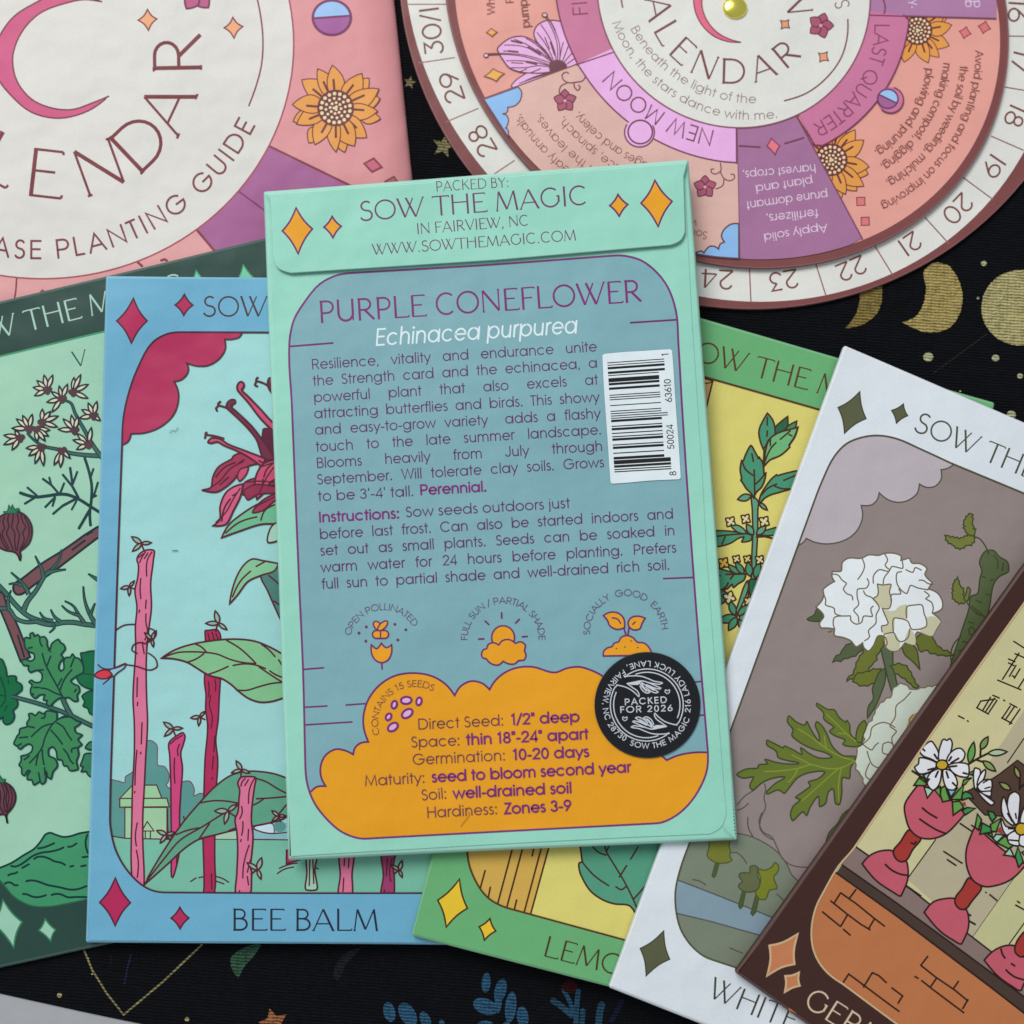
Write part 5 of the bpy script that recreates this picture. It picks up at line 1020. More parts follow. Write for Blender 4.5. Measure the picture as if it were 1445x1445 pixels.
S.shape([(1030, 1020, 1), (1100, 980), (1180, 1060), (1200, 1160), (1215, 1265, 1), (1140, 1180), (1060, 1110)], (104, 110, 50), go_, 1.6)
S.shape(serr([(1170, 920, 1), (1260, 900), (1350, 940), (1370, 990), (1445, 1060), (1560, 1110), (1350, 1100), (1260, 1060), (1230, 1090), (1190, 1020)], 13, 40), (104, 112, 44), go_, 1.6, False)
fw = S.part('flower_print'); ptl, po, cm = (232, 238, 244), (116, 104, 82), (202, 200, 168)
S.shape([(210, 840, 1), (190, 800), (235, 720), (155, 625, 1), (215, 560), (235, 500), (228, 450), (270, 410), (345, 365, 1), (320, 320), (322, 262, 1), (360, 265), (410, 260), (425, 170), (480, 130), (620, 128), (690, 95), (800, 98), (850, 80), (980, 85), (1025, 110), (1020, 150, 1), (1060, 140), (1105, 128), (1130, 175), (1220, 185), (1285, 235), (1265, 290), (1340, 375, 1), (1300, 440, 1), (1400, 490), (1445, 580), (1440, 640), (1345, 690, 1), (1425, 770), (1380, 850), (1340, 920), (1250, 900), (1190, 880), (1150, 1010, 1), (1080, 980), (1000, 1060), (920, 1070), (870, 1040), (850, 920, 1), (790, 920), (740, 1020), (690, 1075), (645, 1040), (630, 990, 1), (565, 1030), (510, 970), (430, 935), (345, 915), (345, 850, 1), (280, 840)], ptl, po, 1.7)
for c in ([(780, 390), (830, 400), (920, 400), (910, 480), (920, 560), (910, 640), (830, 640), (730, 540), (780, 510)], [(835, 660), (960, 660), (1000, 620), (1080, 600), (1080, 740), (1000, 750), (960, 740), (940, 890), (840, 900), (820, 820), (880, 800)], [(1280, 735), (1350, 720), (1425, 770), (1380, 850), (1340, 920), (1210, 860), (1275, 820)], [(870, 920), (960, 900), (1010, 985), (1000, 1060), (920, 1070), (870, 1030)], [(1110, 850), (1160, 900), (1165, 1010), (1060, 980)]): S.fill(c, cm, True)
S.lines([[(625, 130), (650, 210), (620, 290), (580, 345)], [(855, 85), (885, 150), (860, 200), (905, 245)], [(325, 290), (380, 300), (420, 350), (465, 385), (435, 440), (470, 490), (520, 510), (530, 555)], [(675, 335), (695, 380), (670, 430), (580, 445), (575, 520), (590, 600), (540, 660), (585, 720), (590, 780)],
         [(640, 460), (660, 500), (725, 530), (800, 640), (770, 700), (765, 790), (690, 870), (700, 930), (650, 970)], [(740, 385), (745, 300), (800, 245), (900, 260), (925, 215), (1040, 230), (1035, 160), (1020, 120)], [(895, 270), (850, 330), (840, 390)], [(1030, 265), (985, 275), (980, 380), (1030, 460), (1080, 488), (1120, 405), (1190, 430), (1300, 450)],
         [(920, 560), (925, 500), (1020, 490), (1000, 440)], [(1070, 243), (1145, 270), (1165, 225), (1230, 250)], [(1205, 352), (1250, 355), (1295, 385), (1345, 395)], [(1260, 465), (1310, 510), (1275, 540), (1335, 580), (1350, 640), (1340, 690)], [(830, 640), (890, 780), (880, 805), (825, 820), (830, 880)], [(1080, 740), (1085, 620), (1160, 605), (1235, 605), (1260, 700), (1275, 735), (1280, 820), (1215, 850), (1130, 850), (1090, 770), (1050, 750)],
         [(945, 890), (950, 740), (1050, 750)], [(850, 905), (950, 890), (985, 960), (1020, 980), (1090, 940), (1110, 850)], [(740, 615), (715, 640), (730, 720), (640, 720), (620, 780), (565, 800), (510, 760), (500, 715), (340, 735), (330, 790), (345, 850)], [(235, 500), (255, 560), (250, 600), (340, 640), (350, 690), (410, 715)], [(860, 930), (880, 1000), (850, 1040)], [(780, 390), (780, 510), (730, 540)], [(780, 390), (830, 400), (920, 395), (905, 470), (925, 560), (900, 640), (830, 640)], [(280, 880), (320, 870)]], 1.5, po)
S.part('flower_print', label='pale green ruffled flower'); S.zoom(1040, 960, 260); pg = (206, 216, 202)
S.shape(serr([(935, 590), (950, 530), (1000, 480), (985, 400), (1060, 310), (1100, 210), (1170, 150), (1220, 120), (1215, 80), (1300, 25), (1370, 75), (1450, 60), (1700, 40), (1700, 700), (1300, 900), (1010, 830), (980, 750), (940, 700)], 9, 30), pg, (124, 110, 84), 1.6, False)
S.fill([(1390, 260), (1440, 250), (1445, 330), (1380, 390), (1330, 380)], (196, 160, 96), True)
S.lines([[(1365, 90), (1310, 150), (1250, 200), (1240, 290), (1200, 360), (1250, 400), (1215, 450), (1230, 520)], [(985, 500), (1040, 450), (1060, 370), (1150, 330), (1240, 370)], [(985, 500), (1060, 545), (1085, 510), (1110, 490)], [(1020, 555), (1040, 620), (1060, 660), (1110, 685), (1160, 640)], [(1145, 500), (1190, 485), (1220, 500), (1225, 540), (1200, 580), (1145, 570), (1145, 500)], [(1040, 650), (1010, 750), (1060, 790)], [(1380, 270), (1350, 310), (1360, 350), (1330, 390)]], 1.5, (124, 110, 84))
lp2 = S.part('leaf_print', label='large lobed green leaf'); lfg, lfo = (104, 120, 46), (66, 76, 40)
S.shape([(930, 600), (830, 590), (750, 520), (700, 410), (660, 350), (625, 325), (615, 350), (640, 420), (645, 475), (600, 420), (550, 325), (535, 350), (470, 330), (405, 280), (395, 320), (440, 390), (430, 430), (470, 470), (600, 540), (700, 570), (745, 600), (650, 610), (560, 570), (500, 530), (510, 580), (440, 545), (375, 515), (360, 530), (240, 470), (232, 500), (310, 560), (320, 600), (400, 630), (485, 650), (380, 655), (290, 640), (220, 622), (240, 655), (170, 665), (160, 690), (60, 700), (0, 740), (40, 765), (130, 760), (100, 830), (120, 860), (200, 800), (290, 765), (375, 760), (300, 810), (235, 870), (240, 892), (330, 860), (370, 885), (410, 840), (480, 760), (560, 725), (690, 720), (640, 770), (560, 800), (575, 825), (510, 880), (460, 920), (495, 935), (440, 990), (420, 1060), (435, 1100), (520, 1030), (545, 1060), (570, 1000), (640, 910), (650, 990), (690, 970), (720, 870), (750, 850), (770, 960), (800, 975), (820, 900), (830, 760), (880, 770), (890, 690)], lfg, lfo, 1.7)
S.shape([(985, 500), (940, 470), (890, 420), (880, 340), (860, 315), (850, 330), (800, 290), (760, 230), (720, 230), (630, 180), (625, 200), (680, 260), (680, 300), (760, 370), (725, 400), (760, 430), (850, 470), (830, 500), (920, 520)], lfg, lfo, 1.6)
S.shape([(940, 480), (935, 420), (960, 350), (1000, 315), (1015, 350), (990, 430), (970, 490)], lfg, lfo, 1.6)
S.shape([(700, 1280), (720, 1200), (790, 1120), (830, 1050), (890, 1010), (880, 1100), (800, 1220)], (84, 96, 56), lfo, 1.5)
S.lines([[(920, 635), (800, 690), (700, 690), (580, 662), (480, 690), (340, 710), (210, 715)], [(920, 630), (820, 600), (740, 560), (640, 490), (560, 430), (475, 380)], [(580, 662), (520, 630), (430, 585)], [(480, 690), (440, 760), (400, 800)], [(800, 690), (740, 740), (640, 830), (510, 945)], [(820, 690), (800, 780), (800, 950)], [(700, 530), (690, 480), (685, 435)], [(935, 480), (850, 410), (770, 330), (700, 265)], [(860, 420), (790, 415)]], 1.5, (134, 148, 54))
S.zoom(); S.part('printed_border'); S.fill([(1193.5, 492), (1760, 735), (1462, 1627), (863, 1391)], whi, False, [FW]); S.line(FW, 2.0, ol, False, True)
for z_, q in (((1045, 350, 400), ((608, 732), (640, 870), (530, 945), (497, 813))), ((1045, 350, 400), ((830, 795), (852, 855), (795, 893), (770, 828))), ((700, 1045, 400), ((855, 970), (885, 1115), (765, 1200), (735, 1060)))):
    S.zoom(*z_); S.part('diamond'); S.shape(diamond(*q, k=.13), (92, 96, 70), (66, 70, 46), 1.5, False)
S.zoom(); S.part('heading_lettering'); S.text('SOW THE MAGIC', (1287, 607), (1595, 735), 29, (78, 84, 66), 'd', 8.2)
S.part('name_lettering'); S.text('WHITE', (997, 1406.5), None, 30, (62, 68, 56), 'd', 8.2, (1, .40), xs=.98)

# ================================================================ brown packet
PN = Plane(((1040, 1370), 9.3), ((1445, 800), 8.0), ((1445, 1500), 7.4))
QN = [(1585, 601), (2102, 972), (1560, 1748), (1036.5, 1371.5)]
np_ = thing('seed_packet', 'dark brown seed packet with pink goblets of daisies above an orange brick wall', 'seed packet', at_z((1350, 1200), .6 * MM), GRP)
S = Sheet(np_, PN); S.part('envelope'); bro, ink = (66, 40, 35), (44, 26, 24)
S.slab(QN, 1.6, bro, [4, 3, 4, 7], 0.9)
cream = (208, 178, 138)
FN = smooth([(1640, 580, 1), (1445, 851, 1), (1308, 1045), (1205.6, 1196), (1183.4, 1222), (1164, 1255.4), (1151.6, 1280), (1145.2, 1311), (1147.4, 1338.4), (1155.7, 1357.8), (1169.6, 1374.4), (1189, 1388.2, 1), (1263.7, 1443.6), (1480, 1600, 1), (1900, 1200, 1)], True, 4)
S.zoom(); S.part('printed_panel'); S.fill(FN, (206, 200, 152))
S.part('wall_print', label='beige wall stripes'); S.zoom(1170, 1140, 275)
st_ = (184, 175, 146)
S.fill([(580, 530), (790, 235), (1000, -60), (1560, -900), (1900, -600), (1445, 420), (1065, 960)], st_); S.lines([[(585, 520), (790, 235)], [(1065, 960), (1360, 540), (1500, 340)], [(1335, 1010), (1500, 780)]], 1.5, ink, False)
S.fill([(1065, 960), (1360, 540), (1600, 200), (1800, 400), (1335, 1010), (1250, 1100)], (196, 194, 146)); S.line([(1335, 1010), (1500, 780)], 1.5, ink)
S.zoom(1045, 700, 400); S.line([(1360, 1360), (1445, 1235)], 1.5, ink)
S.lines([[(1392, 740), (1470, 790)], [(1310, 938), (1430, 988)], [(1335, 935), (1420, 800)], [(1365, 850), (1395, 865)], [(1398, 803), (1460, 830)], [(1415, 980), (1450, 925)], [(1365, 830), (1400, 845)], [(1370, 920), (1405, 862)], [(1395, 930), (1425, 880)], [(1385, 915), (1400, 925)], [(1285, 1015), (1320, 1030)], [(1340, 1040), (1348, 1044)], [(1372, 1058), (1410, 1078)], [(1202, 1078), (1265, 1112)], [(1205, 1080), (1225, 1045)], [(1235, 1092), (1275, 1025)], [(1250, 1098), (1295, 1030)], [(1265, 1105), (1308, 1040)], [(1330, 1130), (1385, 1160)], [(1335, 1130), (1375, 1070)], [(1350, 1140), (1395, 1075)], [(1370, 1165), (1425, 1085)], [(1225, 1045), (1300, 1035)], [(1110, 1120), (1140, 1135)], [(1155, 1145), (1162, 1149)]], 1.8, ink, False)
S.zoom(1170, 1140, 275)
S.lines([[(848, 322), (988, 412)], [(875, 383), (942, 428)], [(1190, 642), (1245, 688)], [(1160, 625), (1166, 630)], [(1395, 692), (1415, 706)], [(1382, 720), (1445, 755)], [(970, 115), (1060, 175)], [(1055, 128), (1080, 145)]], 2.0, ink, False)
S.part('ledge_print'); S.fill([(185, 280), (300, 360), (750, 715), (1200, 1060), (1700, 1450), (1600, 1600), (90, 420)], (136, 116, 110)); S.line([(185, 280), (300, 360), (750, 718), (1200, 1065), (1700, 1450)], 2, ink)
S.fill([(95, 422), (500, 700), (1445, 1400), (1700, 1590), (1650, 1700), (1340, 1445), (55, 480)], (74, 58, 50)); S.lines([[(95, 422), (500, 705), (1445, 1400), (1700, 1590)], [(50, 480), (500, 800), (1200, 1330), (1600, 1640)]], 2, ink, False); S.line([(575, 580), (680, 655)], 2.6, ink)
S.part('brick_print', label='orange brick wall'); S.fill([(50, 483), (500, 805), (1200, 1335), (1600, 1645), (1400, 2200), (-300, 1500), (-200, 700)], (190, 118, 74))
S.lines([[(50, 480), (500, 802), (1200, 1332), (1600, 1642)], [(85, 630), (200, 710), (335, 820), (412, 878)], [(85, 630), (40, 702)], [(12, 690), (130, 785), (230, 860), (305, 905)], [(200, 605), (152, 668)], [(135, 795), (85, 880)], [(335, 825), (292, 898)], [(-50, 770), (0, 812), (85, 880)], [(105, 900), (158, 945)],
         [(732, 1100), (680, 1168), (790, 1255), (930, 1350), (1030, 1432)], [(635, 1250), (662, 1265)], [(685, 1280), (760, 1340), (900, 1445), (1000, 1520)], [(795, 1265), (750, 1330)], [(960, 1285), (918, 1345)], [(1030, 1420), (990, 1490)], [(105, 1295), (145, 1232), (250, 1310), (430, 1445), (520, 1510)], [(320, 1222), (255, 1330)], [(320, 1222), (370, 1245), (425, 1297)], [(465, 1335), (545, 1395), (510, 1450)]], 2.1, ink, False)
S.part('arch_print'); S.zoom(1280, 1030, 165); S.shape([(700, 780), (1060, 600), (1150, 540), (1365, 375), (1560, 520), (1700, 700), (1600, 1100), (960, 1050)], (82, 62, 52), ink, 1.6, False)
pin, rd = (196, 92, 108), (166, 56, 50)
def goblet(bowl, stem, foot, marks):
    g = S.part('goblet_print'); S.shape(foot, pin, ink, 2.1); S.shape(stem, rd, ink, 2.1); S.shape(bowl, pin, ink, 2.1); S.lines(marks, 2.3, ink)
S.zoom(1170, 1140, 275)
goblet([(605, -100), (560, -20), (570, 80), (600, 160), (660, 215), (750, 230), (860, 195), (960, 100), (1010, 40, 1), (900, -60), (700, -200)], [(590, 165), (680, 230), (620, 310), (570, 390), (530, 400), (490, 370), (475, 325), (530, 250)],
       [(245, 415, 1), (300, 355), (380, 320), (475, 322), (490, 370), (535, 400), (570, 395), (585, 450), (580, 540), (535, 650), (505, 645), (350, 540)], [[(415, 418), (470, 465), (530, 492), (585, 500)], [(670, 82), (740, 130), (800, 165), (865, 190)], [(690, 0), (740, 40), (800, 75)], [(608, 258), (630, 268), (645, 250)]])
goblet([(1085, 140), (1050, 210), (1015, 330), (1025, 450), (1070, 540), (1150, 583), (1240, 575), (1350, 530), (1460, 420, 1), (1300, 320), (1180, 220)], [(1035, 520), (1130, 590), (1060, 690), (1010, 750), (970, 750), (935, 710), (935, 670), (985, 600)],
       [(705, 775, 1), (770, 700), (870, 672), (932, 675), (940, 720), (985, 752), (1015, 755), (1035, 820), (1030, 900), (985, 1005), (950, 1000), (830, 920)], [[(1040, 790), (1050, 800)], [(1040, 840), (1085, 865)]])
goblet([(1560, 500), (1480, 620), (1480, 780), (1560, 900), (1700, 900), (1800, 700)], [(1480, 900), (1560, 960), (1480, 1080), (1420, 1105), (1380, 1070), (1380, 1020)],
       [(1150, 1130, 1), (1220, 1060), (1320, 1020), (1375, 1025), (1385, 1075), (1430, 1105), (1470, 1100), (1480, 1200), (1425, 1350), (1390, 1345), (1260, 1255)], [[(1275, 1045), (1285, 1085), (1305, 1115)], [(1350, 1155), (1378, 1172)], [(1310, 1200), (1370, 1250), (1445, 1275)]])
S.part('leaf_print'); S.zoom(1280, 1030, 165); g1, g2, g3 = (96, 160, 74), (60, 146, 78), (160, 210, 184)
S.lines([[(750, 430), (880, 350), (1000, 290)], [(905, 330), (910, 240)], [(860, 370), (950, 400)], [(1390, 740), (1395, 600)], [(1390, 720), (1450, 670)], [(60, 505), (240, 620)]], 2.4, ink)
for b, t_, w, c in (((770, 410), (825, 150), 90, g1), ((910, 240), (1000, 85), 80, (120, 150, 90)), ((1000, 290), (1235, 270), 80, (170, 196, 160)), ((940, 385), (1095, 510), 80, (130, 156, 92)), ((1390, 600), (1330, 450), 60, (150, 160, 84)), ((1280, 740), (1140, 650), 70, (140, 156, 90))): S.shape(leaf(b, t_, w), c, ink, 1.9, False)
for p, c in (([(240, 660), (150, 590), (85, 685), (230, 690)], g1), ([(200, 560), (290, 520), (250, 630)], g3), ([(210, 700), (330, 740), (250, 840)], g3), ([(340, 740), (410, 700), (410, 830)], g1), ([(420, 720), (470, 690), (530, 870), (440, 890), (410, 800)], g1), ([(500, 730), (620, 720), (540, 830)], (120, 196, 206)), ([(540, 860), (640, 740), (700, 680), (670, 860)], g1), ([(680, 800), (720, 760), (790, 790), (820, 850), (760, 840), (680, 870)], g2),
             ([(560, 890), (650, 880), (700, 960), (570, 1055)], g1), ([(680, 1000), (740, 960), (840, 970), (720, 1050)], g2), ([(680, 690), (700, 620), (800, 590), (720, 670)], g1), ([(750, 540), (830, 500), (810, 560)], g2), ([(870, 1040), (920, 1110), (880, 1240), (840, 1200)], g1), ([(900, 1290), (930, 1150), (1040, 1210), (1050, 1260)], g2), ([(1040, 1250), (1030, 1170), (1160, 1090), (1100, 1260)], g1), ([(1000, 1000), (1070, 1020), (1100, 1080), (1050, 1130), (1020, 1080)], g2), ([(1060, 1340), (1100, 1290), (1200, 1300), (1110, 1390)], g3), ([(1110, 1395), (1210, 1310), (1320, 1420), (1260, 1470)], g1), ([(1050, 1260), (1000, 1290), (1050, 1330)], g2)): S.shape(p, c, ink, 2.0, False)
S.fill([(660, 900), (720, 890), (730, 950)], rd); S.fill([(1110, 1260), (1150, 1190), (1190, 1290)], rd)
S.zoom(1170, 1140, 275)
for p, c in (([(1295, 350), (1340, 295), (1370, 360)], g3), ([(1380, 360), (1400, 290), (1440, 400), (1405, 440)], g2), ([(1430, 330), (1480, 310), (1470, 380)], g3)): S.shape(p, c, ink, 2, False)
dw = (226, 228, 232)
dy = S.part('daisy_print'); S.zoom(1280, 1030, 165)
for p in ([(380, 400), (300, 360), (200, 320), (160, 275), (240, 170), (300, 140), (350, 200), (390, 290)], [(395, 375), (395, 260), (430, 140), (460, 115), (490, 130), (530, 108), (555, 150), (545, 250), (500, 370)], [(490, 385), (530, 290), (620, 230), (660, 228), (715, 290), (690, 370), (620, 410), (510, 430)], [(510, 440), (640, 405), (755, 430), (750, 580), (640, 570), (560, 520)], [(450, 490), (530, 500), (600, 580), (620, 680), (580, 740), (500, 730), (450, 620)], [(420, 480), (420, 580), (380, 700), (320, 745), (260, 690), (250, 600), (300, 520)], [(370, 420), (290, 370), (150, 350), (140, 420), (95, 460), (150, 540), (250, 530), (340, 480)]): S.shape(p, dw, ink, 1.9)
S.lines([[(335, 300), (375, 360)], [(550, 330), (515, 385)], [(640, 350), (540, 410)], [(530, 455), (615, 445)], [(485, 515), (510, 595)], [(385, 510), (350, 585)], [(255, 495), (330, 475)], [(190, 230), (220, 260)], [(690, 530), (745, 545)], [(560, 650), (600, 690)], [(250, 640), (275, 605)]], 2.4, ink)
S.part('flower_centre', dy); S.shape(ell(432, 432, 72, 60), (202, 166, 42), ink, 2, False)
dy = S.part('daisy_print')
for p in ([(850, 740), (820, 600), (840, 470), (900, 490), (870, 690)], [(870, 690), (900, 560), (965, 490), (950, 600)], [(870, 700), (950, 620), (1040, 620), (1050, 700), (1030, 760), (900, 750)], [(860, 745), (920, 760), (1040, 760), (1035, 820)], [(880, 760), (950, 800), (1075, 890), (1050, 930), (950, 860)]): S.shape(p, dw, ink, 1.9)
S.lines([[(940, 655), (1000, 620)], [(960, 725), (1030, 705)], [(960, 810), (1040, 850)]], 1.8, ink)
dy = S.part('daisy_print')
for p in ([(1330, 1160), (1250, 1020), (1240, 900), (1270, 800), (1330, 765), (1385, 800), (1390, 960), (1370, 1150)], [(1320, 1180), (1200, 1090), (1165, 960), (1195, 830), (1230, 920), (1260, 1030)], [(1330, 1210), (1220, 1190), (1170, 1100), (1190, 1250), (1230, 1300), (1330, 1240)], [(1340, 1250), (1240, 1310), (1260, 1400), (1380, 1430), (1400, 1300)], [(1400, 1300), (1390, 1420), (1500, 1450), (1500, 1300)], [(1400, 1150), (1420, 1020), (1500, 900), (1700, 1000), (1600, 1200)], [(1480, 1230), (1700, 1150), (1700, 1400), (1500, 1300)]): S.shape(p, dw, ink, 1.9)
S.lines([[(1340, 1030), (1350, 1095)], [(1240, 1030), (1300, 1135)], [(1250, 1220), (1330, 1222)], [(1260, 1360), (1370, 1370)]], 2, ink)
S.part('flower_centre', dy); S.shape(ell(1412, 1225, 76, 74), (202, 166, 42), ink, 2, False)
S.zoom(); S.part('printed_border'); S.fill([(1585, 607), (2096, 974), (1558, 1742), (1043.5, 1371.5)], bro, False, [FN]); S.line(FN, 2.0, cream, False, True)
S.zoom(1045, 1045, 400)
for q in (((292, 985), (275, 1140), (135, 1200), (147, 1045)), ((298, 1182), (302, 1250), (225, 1283), (228, 1200))): S.part('diamond'); S.shape(diamond(*q, k=.16), (198, 128, 86), cream, 2.2, False)
S.zoom(); S.part('name_lettering'); S.text('GERMAN', (1132, 1418), None, 31, (214, 196, 168), 'd', 7.5, (1, .63), xs=1.0)
# ================================================================ mint packet lying back side up on top of all
PM = flat(9.4)
mp_ = thing('seed_packet', 'mint green seed packet face down on top, its back printed with an orange cloud', 'seed packet', at_z((705, 720), 7.2 * MM), GRP)
S = Sheet(mp_, PM); mint, teal, pl, pd_ = (152, 216, 196), (128, 174, 183), (112, 46, 106), (126, 44, 118)
org = (234, 162, 34); tx = (98, 46, 100)
S.part('envelope'); QM = [(372, 270.5), (971.5, 225.5), (1040.5, 1185), (407.5, 1214)]
S.slab(QM, 2.0, mint, [3.5, 3.5, 5.5, 3.5], 1.2)
# glued back panel, its right and lower edges stand a hair proud
BP = smooth([(377, 274.5, 1), (965.5, 231, 1), (975.8, 440, 1), (991.6, 680, 1), (997.4, 789, 1), (1004.4, 880, 1), (1017.6, 1060, 1), (1023.2, 1128, 1), (1024.5, 1150), (1018, 1167), (1001.8, 1177, 1), (893.8, 1181.5, 1), (700, 1191.5, 1), (433, 1207, 1), (410.6, 1208.8, 1)], True, 4)
S.part('back_panel'); S.slab(BP, 0.22, mint, 1.1, 0.12, 0.22); S.z += 0.22 * MM
PN_ = [(411.8, 570), (408, 498.6), (409.3, 474.3), (415.4, 450), (430, 426), (451.7, 400.5), (476, 388.3), (500, 385), (680, 374.5), (861.7, 361), (881, 361), (905.3, 367.8), (927, 384.7), (941.6, 404), (953.7, 438), (957.4, 486.5), (962.2, 570), (975, 760), (984, 880), (998.0, 1050), (999, 1064), (997.6, 1086.5), (988, 1111.4), (971, 1136), (949, 1154), (927, 1161.8), (700, 1173.7), (532, 1182.6), (507, 1183), (482.4, 1174), (460.3, 1155), (443.7, 1133), (434, 1108), (430.7, 1074.7), (427.6, 944.6), (422, 820)]
PNS = smooth(PN_, True, 4)
S.zoom(); S.part('printed_panel'); S.fill(PNS, teal)
S.part('cloud_print')
z8 = lambda l: [(380 + p[0] * 400 / 1445, 820 + p[1] * 400 / 1445, *p[2:]) for p in l]
CT = smooth(z8([(190, 1090, 1), (213, 1072), (240, 1050), (287, 1045, 1), (263, 995), (265, 930), (290, 885), (340, 857), (390, 865), (428, 884, 1), (437, 850), (465, 826), (505, 820, 1), (482, 750), (480, 690), (502, 610), (560, 532), (640, 483), (740, 469), (830, 485), (900, 527), (945, 583, 1), (975, 537), (1030, 510), (1085, 521), (1123, 553, 1), (1150, 510), (1200, 467), (1270, 440), (1340, 437)]) +
            [(784, 949), (800, 943), (816.6, 941), (833, 945.4), (849.8, 953.7), (880, 985), (892, 1020), (940.8, 1072.7, 1), (957, 1066), (978, 1062), (1003, 1062, 1)], False, 5)
i0 = PNS.index(min(PNS, key=lambda p: math.hypot(p[0] - 999, p[1] - 1064))); i1 = PNS.index(min(PNS, key=lambda p: math.hypot(p[0] - 435.5, p[1] - 1113)))
S.fill(CT[4:-1] + PNS[i0:i1 + 1], org); S.line(CT[4:-1], 2.3, pl)
S.part('frame_line'); S.line(PNS, 2.4, (122, 54, 118), False, True)
S.zoom(350, 220, 350); S.line([(245, 1110), (495, 1090)], 2.2, pl)
S.zoom(680, 220, 350); S.line([(865, 972), (1130, 955)], 2.2, pl)
S.zoom(380, 820, 400); S.lines([[(176, 450), (278, 442)], [(183, 643), (295, 637)], [(390, 632), (488, 625)], [(186, 733), (423, 718)]], 2.0, pl)
S.zoom(); S.line([(936, 816.5), (979, 814.8)], 2.0, pl)
S.zoom(800, 820, 240); S.lines([[(1075, 858), (1143, 853)], [(1120, 1141), (1160, 1138)]], 2.0, pl)
S.zoom(); S.part('title_lettering')
S.text('PURPLE', (450, 455.5), (603, 446), 30.5, (124, 46, 116), 'd', 9); S.text('CONEFLOWER', (614.5, 445), (906.5, 425.5), 31, (124, 46, 116), 'd', 9)
S.part('species_lettering'); S.text('Echinacea purpurea', (529, 488), (815, 469.8), 24, (222, 238, 244), 'g', 9.5, slant=.16)
S.part('description_lettering'); S.zoom(430, 470, 430)
for s, a, b in (('Resilience, vitality and endurance unite', (33, 172), (1388, 86)), ('the Strength card and the echinacea, a', (38, 250), (1390, 163)), ('powerful plant that also excels at', (42, 328), (1393, 243)), ('attracting butterflies and birds. This showy', (44, 405), (1400, 325)),
                ('and easy-to-grow variety  adds a flashy', (48, 482), (1405, 403)), ('touch to the late summer landscape.', (52, 562), (1410, 480)), ('Blooms heavily from July through', (56, 640), (1415, 558)), ('September. Will tolerate clay soils. Grows', (58, 718), (1422, 635))): S.text(s, a, b, 14.4, tx, just=True)
S.text("to be 3'-4' tall.", (62, 797), (520, 772), 14.4, tx); S.text('Perennial.', (547, 768), (865, 750), 14.4, pd_, w=15.5)
S.part('instruction_lettering')
S.text('Instructions:', (66, 897), (452, 877), 14.4, pd_, w=15.5); S.text('Sow seeds outdoors just', (478, 873), (1260, 828), 14.4, tx)
S.zoom()
for s, a, b in (('before last frost. Can also be started indoors and', (450.8, 760.8), (951, 731.5)), ('set out as small plants. Seeds can be soaked in', (451.7, 784), (953, 755)), ('warm water for 24 hours before planting. Prefers', (452.6, 807.5), (955, 779.3)), ('full sun to partial shade and well-drained rich soil.', (453.8, 831), (946, 803.5))): S.text(s, a, b, 14.4, tx, just=True)
# badges
S.part('pollinator_badge'); S.zoom(380, 820, 400)
S.arc('OPEN POLLINATED', (404, 254), (570, 131), (738, 210), 9.3, (104, 66, 110), 'g', 9)
S.lines([[(573, 415), (575, 450)]], 1.8, pl); S.shape([(520, 325, 1), (548, 345), (571, 317, 1), (597, 340), (623, 325, 1), (622, 370), (605, 402), (573, 416), (540, 402), (522, 370)], org, pl, 1.9)
S.shape(ell(546, 272, 20, 20) [10:31] + ell(588, 272, 20, 20)[30:] + ell(588, 272, 20, 20)[:11], org, pl, 1.9, False); S.line([(567, 253), (567, 292)], 1.8, pl)
S.shape(ell(552, 228, 26, 17, 50), org, pl, 1.8, False); S.shape(ell(578, 228, 32, 15, -45), org, pl, 1.8, False)
for x, y in ((494, 233), (457, 265), (492, 306), (640, 220), (696, 248), (655, 300)): S.fill(ell(x, y, 7.5, n=10), pl)
S.part('sun_badge'); S.arc('FULL SUN / PARTIAL SHADE', (994, 290), (1186, 98), (1390, 290), 9.3, (104, 66, 110), 'g', 9)
S.lines([[(1066, 296), (1095, 294)], [(1099, 203), (1120, 222)], [(1184, 160), (1185, 190)], [(1275, 193), (1255, 215)], [(1288, 284), (1316, 282)]], 1.9, pl)
S.shape(ell(1192, 288, 58, 60), org, pl, 1.9, False)
S.shape([(1082, 372), (1092, 350), (1108, 344), (1115, 325), (1140, 314), (1170, 326, 1), (1190, 303), (1225, 299), (1255, 318, 1), (1282, 310), (1304, 325), (1300, 355, 1), (1308, 380), (1298, 402), (1272, 405), (1250, 422), (1215, 420), (1193, 408, 1), (1165, 428), (1130, 420), (1105, 395, 1), (1088, 390)], org, pl, 1.9)
S.part('sprout_badge'); S.zoom(800, 820, 240); S.arc('SOCIALLY  GOOD  EARTH', (168, 436), (495, 98), (830, 382), 9.3, (104, 66, 110), 'g', 9)
S.lines([[(482, 395), (503, 462)], [(528, 395), (517, 462)]], 1.9, pl)
S.shape([(310, 293, 1), (365, 266), (430, 270), (478, 310), (490, 395, 1), (425, 410), (365, 380), (342, 330)], org, pl, 1.9); S.shape([(664, 315, 1), (600, 298), (545, 312), (520, 355), (526, 385, 1), (560, 413), (618, 405), (640, 355)], org, pl, 1.9)
S.lines([[(383, 312), (432, 325), (457, 362)], [(558, 370), (582, 345)]], 1.8, pl)
S.shape([(310, 636, 1), (312, 600), (340, 570), (385, 555), (400, 530), (440, 515), (460, 480), (510, 463), (560, 480), (600, 520), (650, 525), (690, 555), (715, 610), (700, 630, 1)], org, pl, 1.9)
